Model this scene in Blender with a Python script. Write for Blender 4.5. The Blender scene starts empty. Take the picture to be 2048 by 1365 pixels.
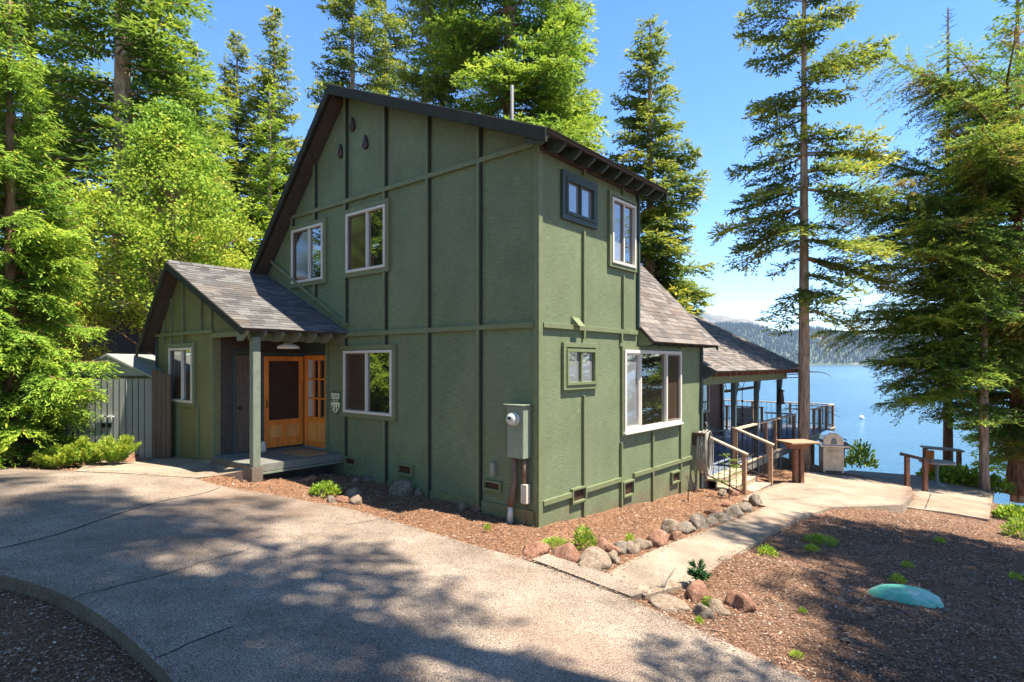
import bpy, math, random
import numpy as np
from mathutils import Vector, Matrix, geometry, noise
R = math.radians
random.seed(7)
D = bpy.data
sc = bpy.context.scene

# ---------------------------------------------------------------- camera, sky, sun
F, CX, HY, EZ = 1162.0, 1024.0, 727.0, 2.43      # focal length / horizon of the 2048 px photograph, eye height
cam = D.cameras.new('camera'); camo = D.objects.new('camera', cam); sc.collection.objects.link(camo)
cam.sensor_width = 36; cam.lens = F / 2048 * 36; cam.shift_y = (HY - 682.5) / 2048
cam.clip_start = .1; cam.clip_end = 12000
camo.location = (0, 0, EZ); camo.rotation_euler = (R(90), 0, 0)
sc.camera = camo
SUN = Vector((1.0, -.36, 2.5)).normalized()
elev = math.asin(SUN.z); azim = math.atan2(SUN.x, SUN.y)
w = D.worlds.new('World'); sc.world = w; w.use_nodes = True
nt = w.node_tree; nt.nodes.clear()
sky = nt.nodes.new('ShaderNodeTexSky'); sky.sky_type = 'NISHITA'; sky.sun_disc = False
sky.sun_elevation = elev; sky.sun_rotation = azim; sky.air_density = 1.0; sky.dust_density = .1; sky.ozone_density = 3.5; sky.altitude = 1400
bg = nt.nodes.new('ShaderNodeBackground'); bg.inputs[1].default_value = .125
wo = nt.nodes.new('ShaderNodeOutputWorld')
hs = nt.nodes.new('ShaderNodeHueSaturation'); hs.inputs['Saturation'].default_value = 1.2; hs.inputs['Hue'].default_value = .506; nt.links.new(sky.outputs[0], hs.inputs['Color']); nt.links.new(hs.outputs[0], bg.inputs[0]); nt.links.new(bg.outputs[0], wo.inputs[0])
sl = D.lights.new('sun', 'SUN'); sl.energy = 4.7; sl.angle = R(.55); sl.color = (1, .94, .82)
so = D.objects.new('sun', sl); sc.collection.objects.link(so)
so.rotation_euler = SUN.to_track_quat('Z', 'Y').to_euler()
sc.view_settings.view_transform = 'Standard'; sc.view_settings.look = 'None'
sc.view_settings.exposure = 1.62; sc.view_settings.gamma = 1

# ---------------------------------------------------------------- frames: s runs along the gable wall, t along the side wall
AA = R(50.27)
dA = Vector((-math.sin(AA), math.cos(AA))); dB = Vector((math.cos(AA), math.sin(AA)))
C0 = Vector((.3945, 8.65))
def W(s, t, z=0.0):
    p = C0 + dA * s + dB * t
    return Vector((p.x, p.y, z))
def ST(x, y):
    v = Vector((x, y)) - C0
    return v.dot(dA), v.dot(dB)
def G0(x, y):
    x = np.asarray(x, float); y = np.asarray(y, float)
    s = (x - C0.x) * dA.x + (y - C0.y) * dA.y; t = (x - C0.x) * dB.x + (y - C0.y) * dB.y
    s = np.maximum(s, -14)
    k = 1 / (1 + np.exp(-(s - 6) * 2)); s2 = s - 6
    g = .27 + s2 * (.045 * (1 - k) - .04 * k) - .07 * np.clip(t, -14, 60) + .02
    return g
def Gs(x, y): return float(G0(x, y))
def hit(px, py, off=0.0):
    rx, rz = (px - CX) / F, (HY - py) / F
    lo, hi = 1.0, 80.0
    for _ in range(50):
        m = (lo + hi) / 2
        if EZ + rz * m > Gs(rx * m, m) + off: lo = m
        else: hi = m
    m = (lo + hi) / 2
    return Vector((rx * m, m, EZ + rz * m))
def pz(px, py, z):
    k = (z - EZ) / ((HY - py) / F); return Vector(((px - CX) / F * k, k, z))

# ---------------------------------------------------------------- materials
MATS = {}
def nodes(name):
    m = D.materials.new(name); m.use_nodes = True
    n = m.node_tree; b = n.nodes['Principled BSDF']; MATS[name] = m
    return m, n, b
def ramp(n, fac, stops):
    r = n.nodes.new('ShaderNodeValToRGB'); e = r.color_ramp.elements
    while len(e) < len(stops): e.new(.5)
    for i, (p, c) in enumerate(stops):
        e[i].position = p; e[i].color = (*c, 1) if len(c) == 3 else c
    n.links.new(fac, r.inputs[0]); return r.outputs[0]
def tex(n, kind='Noise', scale=5, detail=4, rough=.6, coord='Object', mapping=None, **kw):
    tc = n.nodes.new('ShaderNodeTexCoord'); out = tc.outputs[coord]
    if mapping:
        mp = n.nodes.new('ShaderNodeMapping'); mp.inputs['Scale'].default_value = mapping
        n.links.new(out, mp.inputs[0]); out = mp.outputs[0]
    t = n.nodes.new('ShaderNodeTex' + kind); n.links.new(out, t.inputs[0])
    t.inputs['Scale'].default_value = scale
    if kind == 'Noise': t.inputs['Detail'].default_value = detail; t.inputs['Roughness'].default_value = rough
    return t
def bump(n, b, h, strength=.3, dist=.01, prev=None):
    bp = n.nodes.new('ShaderNodeBump'); bp.inputs['Strength'].default_value = strength; bp.inputs['Distance'].default_value = dist
    n.links.new(h, bp.inputs['Height'])
    if prev: n.links.new(prev, bp.inputs['Normal'])
    if b: n.links.new(bp.outputs[0], b.inputs['Normal'])
    return bp.outputs[0]
def mix(n, a, b_, fac, mode='MIX'):
    m = n.nodes.new('ShaderNodeMix'); m.data_type = 'RGBA'; m.blend_type = mode
    for i, v in ((0, fac), (6, a), (7, b_)):
        if isinstance(v, (int, float)): m.inputs[i].default_value = v
        elif isinstance(v, tuple): m.inputs[i].default_value = (*v, 1)
        else: n.links.new(v, m.inputs[i])
    return m.outputs[2]
def simple(name, c, rough=.6, var=.15, scale=8, bumps=.15, metal=0, mapping=None, spec=.4, bs=None):
    m, n, b = nodes(name)
    t = tex(n, scale=scale, mapping=mapping)
    lo = tuple(x * (1 - var) for x in c); hi = tuple(min(1, x * (1 + var)) for x in c)
    n.links.new(ramp(n, t.outputs[0], [(.3, lo), (.7, hi)]), b.inputs['Base Color'])
    b.inputs['Roughness'].default_value = rough; b.inputs['Metallic'].default_value = metal
    b.inputs['Specular IOR Level'].default_value = spec
    if bumps:
        t2 = tex(n, scale=bs or scale * 6, mapping=mapping); bump(n, b, t2.outputs[0], bumps, .01)
    return m
def siding(name, c, brush=1.0):
    m, n, b = nodes(name)
    big = tex(n, scale=1.3, detail=5); fine = tex(n, scale=1, detail=5, mapping=(6, 6, 110)); fine2 = tex(n, scale=1, detail=3, mapping=(22, 22, 22))
    col = ramp(n, big.outputs[0], [(.25, tuple(x * .82 for x in c)), (.75, tuple(x * 1.16 for x in c))])
    col = mix(n, col, ramp(n, fine.outputs[0], [(.3, (.5, .5, .5)), (.7, (1.35, 1.32, 1.25))]), .7, 'MULTIPLY')
    tc = n.nodes.new('ShaderNodeTexCoord'); sx = n.nodes.new('ShaderNodeSeparateXYZ'); n.links.new(tc.outputs['Object'], sx.inputs[0])
    dn = tex(n, scale=2.2, detail=6, rough=.7); ma = n.nodes.new('ShaderNodeMath'); ma.operation = 'MULTIPLY_ADD'; n.links.new(dn.outputs[0], ma.inputs[0]); ma.inputs[1].default_value = -1.6; n.links.new(sx.outputs[2], ma.inputs[2])
    mr = n.nodes.new('ShaderNodeMapRange'); n.links.new(ma.outputs[0], mr.inputs[0]); mr.inputs[1].default_value = -.65; mr.inputs[2].default_value = -1.5
    col = mix(n, col, (.16, .1, .06), mr.outputs[0])
    fade = tex(n, scale=1, detail=4, mapping=(1.2, 1.2, .35)); col = mix(n, col, (.2, .19, .13), ramp(n, fade.outputs[0], [(.5, (0, 0, 0)), (.8, (.45, .45, .45))]))
    sp = tex(n, scale=60, detail=2)
    col = mix(n, col, (.26, .25, .2), ramp(n, sp.outputs[0], [(.74, (0, 0, 0)), (.78, (.5, .5, .5))]))
    n.links.new(col, b.inputs['Base Color']); b.inputs['Roughness'].default_value = .72; b.inputs['Specular IOR Level'].default_value = .25
    p = bump(n, None, fine.outputs[0], .3 * brush, .01); bump(n, b, fine2.outputs[0], .05, .01, p)
    return m
siding('green_siding', (.155, .188, .1))
siding('wing_siding', (.18, .178, .08), .5)
simple('green_trim', (.15, .168, .078), .6, .12, 6, .1)
simple('rake_paint', (.04, .042, .03), .85, .2, 6, .1, spec=.15)
simple('pipe_grey', (.1, .1, .1), .6, .2, 6, .1)
simple('edge_dark', (.028, .034, .022), .8, .15, 6, .1)
simple('dark_trim', (.045, .065, .055), .6, .15, 6, .1)
simple('porch_blue', (.05, .07, .075), .5, .1, 6, .05)
simple('post_paint', (.17, .19, .14), .55, .1, 9, .08)
simple('soffit', (.06, .045, .035), .8, .3, 12, .3)
simple('white_vinyl', (.6, .55, .46), .4, .04, 5, 0)
simple('white_lamp', (.75, .72, .65), .3, .03, 5, 0)
simple('sash_brown', (.16, .13, .1), .5, .15, 9, .05)
simple('orange_wood', (.75, .215, .03), .38, .22, 3, .08, mapping=(3, 3, .6), spec=.5)
simple('panel_wood', (.76, .32, .08), .42, .25, 3, .08, mapping=(6, 6, .5), spec=.5)
simple('black_iron', (.015, .014, .013), .45, .2, 9, 0)
simple('brown_iron', (.05, .03, .022), .55, .2, 9, 0)
simple('grey_metal', (.3, .33, .3), .35, .12, 5, .05, metal=.3)
simple('meter_box', (.21, .24, .17), .45, .08, 5, .03)
simple('meter_cream', (.55, .54, .46), .25, .04, 5, 0)
simple('conduit_brown', (.16, .1, .065), .6, .2, 9, .1)
simple('rail_wood', (.34, .2, .115), .75, .3, 5, .35, mapping=(4, 4, 4), bs=30)
simple('rail_top', (.52, .37, .24), .75, .25, 5, .35, bs=40)
simple('deck_wood', (.4, .3, .2), .8, .3, 4, .3, bs=40)
simple('red_wood', (.2, .085, .045), .7, .3, 6, .3, bs=40)
simple('deck_blue', (.13, .15, .2), .7, .3, 5, .1)
simple('shed_metal', (.27, .275, .25), .45, .1, 2, .05)
simple('fence_wood', (.12, .082, .058), .8, .3, 7, .4, mapping=(6, 6, .6), bs=30)
simple('navy_wall', (.03, .042, .055), .8, .2, 8, .1, mapping=(1, 1, 10))
simple('tan_roof', (.42, .37, .3), .9, .25, 9, .4)
simple('hose_grey', (.32, .29, .24), .5, .25, 9, .0)
simple('grill_steel', (.5, .4, .28), .35, .25, 5, .05, metal=.25)
simple('grill_chrome', (.55, .54, .52), .22, .2, 7, .05, metal=.9)
simple('grill_dark', (.06, .06, .06), .35, .2, 7, 0, metal=.4)
simple('mat_straw', (.4, .2, .09), .95, .4, 30, .6, bs=90)
simple('screen_mesh', (.05, .022, .012), .6, .2, 9, 0, spec=.3)
simple('curtain', (.5, .48, .45), .9, .2, 4, .3, mapping=(14, 14, .6))
m_, n_, b__ = nodes('turquoise'); q1 = tex(n_, scale=3.2, detail=6, rough=.7); q2 = tex(n_, scale=14, detail=5)
c_ = ramp(n_, q1.outputs[0], [(.3, (.05, .34, .2)), (.5, (.12, .42, .29)), (.64, (.4, .5, .44))]); c_ = mix(n_, c_, (.14, .09, .06), ramp(n_, q2.outputs[0], [(.55, (0, 0, 0)), (.7, (.8, .8, .8))]))
n_.links.new(c_, b__.inputs['Base Color']); b__.inputs['Roughness'].default_value = .6; bump(n_, b__, q2.outputs[0], .4, .01)
simple('sign_cream', (.75, .72, .5), .5, .05, 7, 0)
simple('sign_green', (.04, .13, .05), .5, .05, 7, 0)
simple('tile_grey', (.17, .165, .14), .7, .15, 7, .1)
simple('furniture_grey', (.2, .2, .18), .8, .2, 9, .1)
simple('cooler_cream', (.55, .48, .37), .5, .1, 7, 0)
simple('red_brown', (.19, .07, .04), .6, .2, 7, 0)
simple('ornament', (.05, .02, .017), .6, .2, 7, 0)
simple('plank_grey', (.4, .34, .28), .85, .2, 4, .2, mapping=(2, 2, 2))
simple('chip_pale', (.5, .42, .34), .85, .2, 20, .1)

def glassy(name, c, ior=1.9, rough=.015):
    m, n, b = nodes(name); b.inputs['Base Color'].default_value = (*c, 1)
    b.inputs['Roughness'].default_value = rough; b.inputs['IOR'].default_value = ior
    t = tex(n, scale=1.6, detail=1); bump(n, b, t.outputs[0], .04, .05)
    return m
glassy('glass', (.02, .017, .013), 3.4); glassy('glass_curtain', (.2, .2, .2), 2.4); glassy('glass_screen', (.06, .038, .024), 2.0, .1)
glassy('meter_glass', (.3, .3, .27), 1.5)

# shingles
def shingle(name, a, b2, c):
    m, n, b = nodes(name)
    at = n.nodes.new('ShaderNodeAttribute'); at.attribute_name = 'rnd'
    col = ramp(n, at.outputs['Fac'], [(0, a), (.5, b2), (1, c)])
    t = tex(n, scale=90, detail=3); big = tex(n, scale=.8, detail=3)
    col = mix(n, col, ramp(n, t.outputs[0], [(.3, (.6, .6, .6)), (.7, (1.35, 1.35, 1.35))]), .7, 'MULTIPLY')
    col = mix(n, col, (.2, .12, .07), ramp(n, big.outputs[0], [(.5, (0, 0, 0)), (.75, (.35, .35, .35))]))
    n.links.new(col, b.inputs['Base Color']); b.inputs['Roughness'].default_value = .92; b.inputs['Specular IOR Level'].default_value = .15
    bump(n, b, t.outputs[0], .5, .01)
shingle('shingle_grey', (.075, .07, .066), (.115, .108, .1), (.17, .16, .147))
shingle('shingle_brown', (.095, .083, .075), (.15, .128, .112), (.22, .19, .165))

# bark
def bark(name, a, b2):
    m, n, b = nodes(name)
    t = tex(n, scale=1, detail=6, mapping=(9, 9, 1.6)); t2 = tex(n, 'Voronoi', scale=1, mapping=(12, 12, 3))
    col = mix(n, ramp(n, t.outputs[0], [(.35, a), (.65, b2)]), ramp(n, t2.outputs[0], [(0, (.5, .5, .5)), (.5, (1.2, 1.2, 1.2))]), .7, 'MULTIPLY')
    n.links.new(col, b.inputs['Base Color']); b.inputs['Roughness'].default_value = .95; b.inputs['Specular IOR Level'].default_value = .1
    bump(n, b, t2.outputs[0], .9, .05)
bark('bark_grey', (.2, .135, .09), (.44, .31, .21)); bark('bark_red', (.13, .07, .045), (.3, .17, .1)); bark('bark_dark', (.05, .038, .03), (.11, .08, .06))

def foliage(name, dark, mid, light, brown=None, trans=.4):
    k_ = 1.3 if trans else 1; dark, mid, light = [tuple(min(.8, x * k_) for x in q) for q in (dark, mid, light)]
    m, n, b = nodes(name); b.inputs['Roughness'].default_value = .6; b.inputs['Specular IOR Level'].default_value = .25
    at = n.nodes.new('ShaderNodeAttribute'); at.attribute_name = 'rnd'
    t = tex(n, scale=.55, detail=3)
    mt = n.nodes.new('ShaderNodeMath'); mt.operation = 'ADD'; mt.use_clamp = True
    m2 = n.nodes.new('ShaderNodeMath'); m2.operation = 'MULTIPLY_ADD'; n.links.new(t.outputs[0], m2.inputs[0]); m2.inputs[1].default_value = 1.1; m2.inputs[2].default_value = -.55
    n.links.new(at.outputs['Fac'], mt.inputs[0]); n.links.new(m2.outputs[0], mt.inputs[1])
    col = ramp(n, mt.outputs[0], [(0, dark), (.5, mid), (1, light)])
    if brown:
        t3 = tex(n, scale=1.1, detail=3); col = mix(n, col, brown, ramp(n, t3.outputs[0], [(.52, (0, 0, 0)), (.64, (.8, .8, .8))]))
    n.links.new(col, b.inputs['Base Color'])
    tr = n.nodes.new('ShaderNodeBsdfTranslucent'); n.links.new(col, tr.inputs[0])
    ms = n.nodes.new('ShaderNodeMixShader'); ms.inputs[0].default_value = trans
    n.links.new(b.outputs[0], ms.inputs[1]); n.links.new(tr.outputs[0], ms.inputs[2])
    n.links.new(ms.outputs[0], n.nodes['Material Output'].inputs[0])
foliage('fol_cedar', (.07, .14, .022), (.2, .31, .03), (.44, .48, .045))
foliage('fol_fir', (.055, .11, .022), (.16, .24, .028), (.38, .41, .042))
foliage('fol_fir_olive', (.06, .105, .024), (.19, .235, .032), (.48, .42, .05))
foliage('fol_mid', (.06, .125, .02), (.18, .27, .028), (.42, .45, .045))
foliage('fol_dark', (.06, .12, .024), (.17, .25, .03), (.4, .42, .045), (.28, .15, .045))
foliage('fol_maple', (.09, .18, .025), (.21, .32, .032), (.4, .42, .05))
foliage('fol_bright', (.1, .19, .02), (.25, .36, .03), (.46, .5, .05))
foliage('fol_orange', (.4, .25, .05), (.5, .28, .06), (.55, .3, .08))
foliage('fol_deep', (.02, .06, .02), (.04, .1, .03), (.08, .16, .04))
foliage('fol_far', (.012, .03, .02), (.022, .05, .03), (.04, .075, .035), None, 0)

# ground
def soil_mat():
    m, n, b = nodes('soil')
    fine = tex(n, scale=38, detail=8, rough=.75); vor = tex(n, 'Voronoi', scale=42); mid = tex(n, scale=3.2, detail=5); big = tex(n, scale=.35, detail=3)
    red = ramp(n, fine.outputs[0], [(.3, (.07, .035, .02)), (.5, (.235, .12, .065)), (.68, (.42, .255, .16))])
    grey = ramp(n, fine.outputs[0], [(.32, (.035, .022, .016)), (.5, (.14, .085, .058)), (.68, (.42, .33, .26))])
    # reddish mulch beside the house, greyer litter on the right
    tc = n.nodes.new('ShaderNodeTexCoord'); sx = n.nodes.new('ShaderNodeSeparateXYZ'); n.links.new(tc.outputs['Object'], sx.inputs[0])
    ma = n.nodes.new('ShaderNodeMath'); ma.operation = 'MULTIPLY_ADD'; n.links.new(sx.outputs[1], ma.inputs[0]); ma.inputs[1].default_value = -.95; ma.inputs[2].default_value = 0
    mb = n.nodes.new('ShaderNodeMath'); mb.operation = 'ADD'; n.links.new(ma.outputs[0], mb.inputs[0]); n.links.new(sx.outputs[0], mb.inputs[1])
    mr = n.nodes.new('ShaderNodeMapRange'); n.links.new(mb.outputs[0], mr.inputs[0]); mr.inputs[1].default_value = -5.2; mr.inputs[2].default_value = -3.4
    ad = n.nodes.new('ShaderNodeMath'); ad.operation = 'MULTIPLY'; n.links.new(mr.outputs[0], ad.inputs[0])
    n.links.new(ramp(n, mid.outputs[0], [(.3, (.2, .2, .2)), (.6, (.75, .75, .75))]), ad.inputs[1])
    col = mix(n, red, grey, ad.outputs[0])
    col = mix(n, col, ramp(n, big.outputs[0], [(.3, (.75, .7, .65)), (.7, (1.25, 1.2, 1.15))]), .8, 'MULTIPLY')
    n.links.new(col, b.inputs['Base Color']); b.inputs['Roughness'].default_value = .95; b.inputs['Specular IOR Level'].default_value = .15
    p = bump(n, None, fine.outputs[0], 1, .03); bump(n, b, vor.outputs[0], .6, .02, p)
soil_mat()
def concrete(name, base, spk, light, agg=95, stain=.5):
    m, n, b = nodes(name)
    v = tex(n, 'Voronoi', scale=agg); v.feature = 'F1'; f = tex(n, scale=agg * 1.3, detail=3); mid = tex(n, scale=1.1, detail=6, rough=.7); big = tex(n, scale=.3, detail=3)
    col = mix(n, base, light, ramp(n, f.outputs[0], [(.5, (0, 0, 0)), (.62, (1, 1, 1))]))
    col = mix(n, col, spk, ramp(n, f.outputs[0], [(.36, (1, 1, 1)), (.46, (0, 0, 0))]))
    col = mix(n, col, ramp(n, mid.outputs[0], [(.3, (.5, .45, .41)), (.7, (1.4, 1.37, 1.3))]), stain, 'MULTIPLY')
    col = mix(n, col, (.25, .14, .085), ramp(n, big.outputs[0], [(.52, (0, 0, 0)), (.72, (.45, .45, .45))]))
    n.links.new(col, b.inputs['Base Color']); b.inputs['Roughness'].default_value = .85; b.inputs['Specular IOR Level'].default_value = .25
    p = bump(n, None, f.outputs[0], .6, .008); bump(n, b, mid.outputs[0], .15, .03, p)
concrete('aggregate', (.205, .16, .125), (.055, .042, .034), (.4, .325, .255), 66, .85)
concrete('path_concrete', (.285, .235, .175), (.15, .115, .085), (.36, .29, .22), 60, .8)
concrete('edge_concrete', (.15, .12, .092), (.07, .055, .043), (.22, .18, .14), 60, .8)
simple('crack', (.03, .024, .02), .95, .2, 9, 0)
def rock_mat(name, a, b2, c):
    m, n, b = nodes(name)
    t = tex(n, scale=7, detail=7, rough=.7); t2 = tex(n, scale=40, detail=4)
    col = ramp(n, t.outputs[0], [(.3, a), (.5, b2), (.7, c)])
    col = mix(n, col, ramp(n, t2.outputs[0], [(.3, (.6, .6, .6)), (.7, (1.3, 1.3, 1.3))]), .6, 'MULTIPLY')
    n.links.new(col, b.inputs['Base Color']); b.inputs['Roughness'].default_value = .9
    p = bump(n, None, t.outputs[0], .7, .05); bump(n, b, t2.outputs[0], .4, .01, p)
rock_mat('rock_red', (.13, .05, .03), (.25, .115, .065), (.4, .24, .16)); rock_mat('rock_tan', (.13, .09, .055), (.24, .17, .11), (.38, .31, .23)); rock_mat('rock_grey', (.08, .06, .042), (.18, .14, .1), (.32, .26, .19))

def water():
    m, n, b = nodes('water'); b.inputs['Base Color'].default_value = (.03, .14, .26, 1); b.inputs['Roughness'].default_value = .14; b.inputs['IOR'].default_value = 1.33
    a = tex(n, scale=1, detail=5, rough=.65, mapping=(.9, .55, 1)); c = tex(n, scale=1, detail=2, mapping=(.02, .05, 1))
    p = bump(n, None, a.outputs[0], .8, .6); bump(n, b, c.outputs[0], .2, 1.0, p)
    t = tex(n, scale=1, detail=3, mapping=(.002, .012, 1))
    n.links.new(ramp(n, t.outputs[0], [(.35, (.03, .1, .16)), (.7, (.06, .14, .2))]), b.inputs['Base Color'])
water()
def hillm():
    m, n, b = nodes('hill')
    t = tex(n, scale=.012, detail=8, rough=.7)
    n.links.new(ramp(n, t.outputs[0], [(.35, (.03, .05, .03)), (.55, (.06, .085, .045)), (.66, (.22, .17, .12))]), b.inputs['Base Color'])
    b.inputs['Roughness'].default_value = 1
    m, n, b = nodes('far_rock')
    t = tex(n, scale=.009, detail=8, rough=.75); t2 = tex(n, scale=.003, detail=3)
    n.links.new(ramp(n, t.outputs[0], [(.44, (.05, .07, .045)), (.54, (.15, .12, .09)), (.7, (.24, .19, .15))]), b.inputs['Base Color'])
    b.inputs['Roughness'].default_value = 1
hillm()

# ---------------------------------------------------------------- mesh helpers
class MB:
    def __init__(s): s.v = []; s.f = []; s.m = []; s.r = []; s.sm = []
    def add(s, vs, fs, mi=0, rnd=None, smooth=False):
        o = len(s.v); s.v += [tuple(v) for v in vs]
        for f in fs:
            s.f.append([o + i for i in f]); s.m.append(mi); s.r.append(random.random() if rnd is None else rnd); s.sm.append(smooth)
        return s
    def box(s, a, b, mi=0, mat=None, rnd=None):
        x0, y0, z0 = a; x1, y1, z1 = b
        x0, x1 = sorted((x0, x1)); y0, y1 = sorted((y0, y1)); z0, z1 = sorted((z0, z1))
        vs = [(x0, y0, z0), (x1, y0, z0), (x1, y1, z0), (x0, y1, z0), (x0, y0, z1), (x1, y0, z1), (x1, y1, z1), (x0, y1, z1)]
        if mat is not None: vs = [tuple(mat @ Vector(v)) for v in vs]
        return s.add(vs, [(0, 3, 2, 1), (4, 5, 6, 7), (0, 1, 5, 4), (1, 2, 6, 5), (2, 3, 7, 6), (3, 0, 4, 7)], mi, rnd)
    def beam(s, p, q, w, h, mi=0, up=(0, 0, 1)):
        p = Vector(p); q = Vector(q); d = (q - p).normalized(); u = Vector(up)
        sd = d.cross(u).normalized() * w / 2; uu = sd.cross(d).normalized() * h / 2
        vs = [p - sd - uu, p + sd - uu, p + sd + uu, p - sd + uu, q - sd - uu, q + sd - uu, q + sd + uu, q - sd + uu]
        return s.add(vs, [(0, 3, 2, 1), (4, 5, 6, 7), (0, 1, 5, 4), (1, 2, 6, 5), (2, 3, 7, 6), (3, 0, 4, 7)], mi)
    def prism(s, poly, vec, mi=0, mside=None):
        n = len(poly); vec = Vector(vec); p = [Vector(a) for a in poly]
        vs = p + [a + vec for a in p]
        s.add(vs, [tuple(range(n)), tuple(reversed(range(n, 2 * n)))], mi)
        o = len(s.v) - 2 * n
        for i in range(n):
            j = (i + 1) % n; s.f.append([o + i, o + n + i, o + n + j, o + j]); s.m.append(mi if mside is None else mside); s.r.append(random.random()); s.sm.append(False)
        return s
    def tube(s, pts, rad, n=8, mi=0, cap=True, smooth=True):
        pts = [Vector(p) for p in pts]
        if not hasattr(rad, '__len__'): rad = [rad] * len(pts)
        vs = []; u0 = None
        for i, p in enumerate(pts):
            d = (pts[min(i + 1, len(pts) - 1)] - pts[max(i - 1, 0)]).normalized()
            if u0 is None:
                u0 = d.cross(Vector((0, 0, 1)) if abs(d.z) < .9 else Vector((1, 0, 0))).normalized()
            u0 = (u0 - d * u0.dot(d)).normalized(); v0 = d.cross(u0)
            for k in range(n):
                a = 2 * math.pi * k / n; vs.append(p + (u0 * math.cos(a) + v0 * math.sin(a)) * rad[i])
        fs = []
        for i in range(len(pts) - 1):
            for k in range(n):
                k2 = (k + 1) % n; fs.append((i * n + k, i * n + k2, (i + 1) * n + k2, (i + 1) * n + k))
        s.add(vs, fs, mi, smooth=smooth)
        if cap:
            o = len(s.v) - len(vs)
            s.f.append([o + k for k in reversed(range(n))]); s.m.append(mi); s.r.append(.5); s.sm.append(False)
            s.f.append([o + (len(pts) - 1) * n + k for k in range(n)]); s.m.append(mi); s.r.append(.5); s.sm.append(False)
        return s
    def lathe(s, prof, c, n=20, mi=0):
        c = Vector(c); vs = []
        for r, z in prof:
            for k in range(n):
                a = 2 * math.pi * k / n; vs.append(c + Vector((r * math.cos(a), r * math.sin(a), z)))
        fs = [(i * n + k, i * n + (k + 1) % n, (i + 1) * n + (k + 1) % n, (i + 1) * n + k) for i in range(len(prof) - 1) for k in range(n)]
        return s.add(vs, fs, mi, smooth=True)
    def build(s, name, mats, parent=None, bevel=0, fix=True):
        me = D.meshes.new(name); me.from_pydata(s.v, [], s.f)
        for m in ([mats] if isinstance(mats, str) else mats): me.materials.append(MATS[m])
        me.polygons.foreach_set('material_index', s.m); me.polygons.foreach_set('use_smooth', s.sm)
        a = me.attributes.new('rnd', 'FLOAT', 'FACE'); a.data.foreach_set('value', s.r)
        if fix:
            import bmesh
            bm = bmesh.new(); bm.from_mesh(me); bmesh.ops.recalc_face_normals(bm, faces=bm.faces); bm.to_mesh(me); bm.free()
        me.update()
        o = D.objects.new(name, me); sc.collection.objects.link(o)
        if parent: o.parent = parent
        if bevel:
            b = o.modifiers.new('bevel', 'BEVEL'); b.width = bevel; b.segments = 2; b.limit_method = 'ANGLE'
        return o
def empty(name, loc=(0, 0, 0), rz=0):
    o = D.objects.new(name, None); sc.collection.objects.link(o); o.location = loc; o.rotation_euler = (0, 0, rz); o.empty_display_size = .2
    return o
def tag(o, label=None, cat=None, group=None, kind=None):
    if label: o['label'] = label
    if cat: o['category'] = cat
    if group: o['group'] = group
    if kind: o['kind'] = kind
    return o
def dup(o, loc=None, rz=None, sc_=None, parent=None):
    c = o.copy(); sc.collection.objects.link(c)
    if parent: c.parent = parent
    if loc is not None: c.location = loc
    if rz is not None: c.rotation_euler.z = rz
    if sc_ is not None: c.scale = sc_ if hasattr(sc_, '__len__') else (sc_,) * 3
    for ch in o.children: dup(ch, parent=c)
    return c
def npmesh(name, V, nv, mat, rnd, parent=None, smooth=False):
    """V: (n, nv, 3) separate polygons with nv corners each"""
    n = V.shape[0]; me = D.meshes.new(name)
    me.vertices.add(n * nv); me.vertices.foreach_set('co', V.reshape(-1).astype(np.float32))
    me.loops.add(n * nv); me.loops.foreach_set('vertex_index', np.arange(n * nv, dtype=np.int32))
    me.polygons.add(n); me.polygons.foreach_set('loop_start', np.arange(0, n * nv, nv, dtype=np.int32))
    me.materials.append(MATS[mat]) if isinstance(mat, str) else [me.materials.append(MATS[x]) for x in mat]
    a = me.attributes.new('rnd', 'FLOAT', 'FACE'); a.data.foreach_set('value', rnd.astype(np.float32))
    me.update(calc_edges=True)
    o = D.objects.new(name, me); sc.collection.objects.link(o)
    if parent: o.parent = parent
    return o
def inside(px, py, poly):
    px = np.asarray(px); py = np.asarray(py); r = np.zeros(px.shape, bool); n = len(poly)
    for i in range(n):
        x0, y0 = poly[i][0], poly[i][1]; x1, y1 = poly[(i + 1) % n][0], poly[(i + 1) % n][1]
        c = ((y0 > py) != (y1 > py)) & (px < (x1 - x0) * (py - y0) / (y1 - y0 + 1e-12) + x0); r ^= c
    return r
def dens(pts, closed=True, step=.3):
    out = []; n = len(pts)
    for i in range(n if closed else n - 1):
        a = Vector(pts[i][:2]); b = Vector(pts[(i + 1) % n][:2]); k = max(1, int((b - a).length / step))
        out += [a.lerp(b, j / k) for j in range(k)]
    if not closed: out.append(Vector(pts[-1][:2]))
    return out
def sheet(name, poly, zf, mats, drop=.15, step=.4, parent=None):
    b = dens(poly, True, step); xs = [p.x for p in b]; ys = [p.y for p in b]
    gx, gy = np.meshgrid(np.arange(min(xs), max(xs), step), np.arange(min(ys), max(ys), step)); gx = gx.ravel(); gy = gy.ravel()
    k = inside(gx, gy, b); inner = [Vector((x, y)) for x, y in zip(gx[k], gy[k])]
    inner = [p for p in inner if min((p - q).length_squared for q in b) > (step * .3) ** 2]
    vs, es, fs, *_ = geometry.delaunay_2d_cdt(b + inner, [], [list(range(len(b)))], 1, 1e-5)
    m = MB(); m.add([(p.x, p.y, zf(p.x, p.y)) for p in vs], fs)
    n = len(b); top = [(p.x, p.y, zf(p.x, p.y)) for p in b]; bot = [(x, y, z - drop) for x, y, z in top]
    m.add(top + bot, [(i, (i + 1) % n, n + (i + 1) % n, n + i) for i in range(n)], 1)
    return m.build(name, mats, parent)

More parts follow.
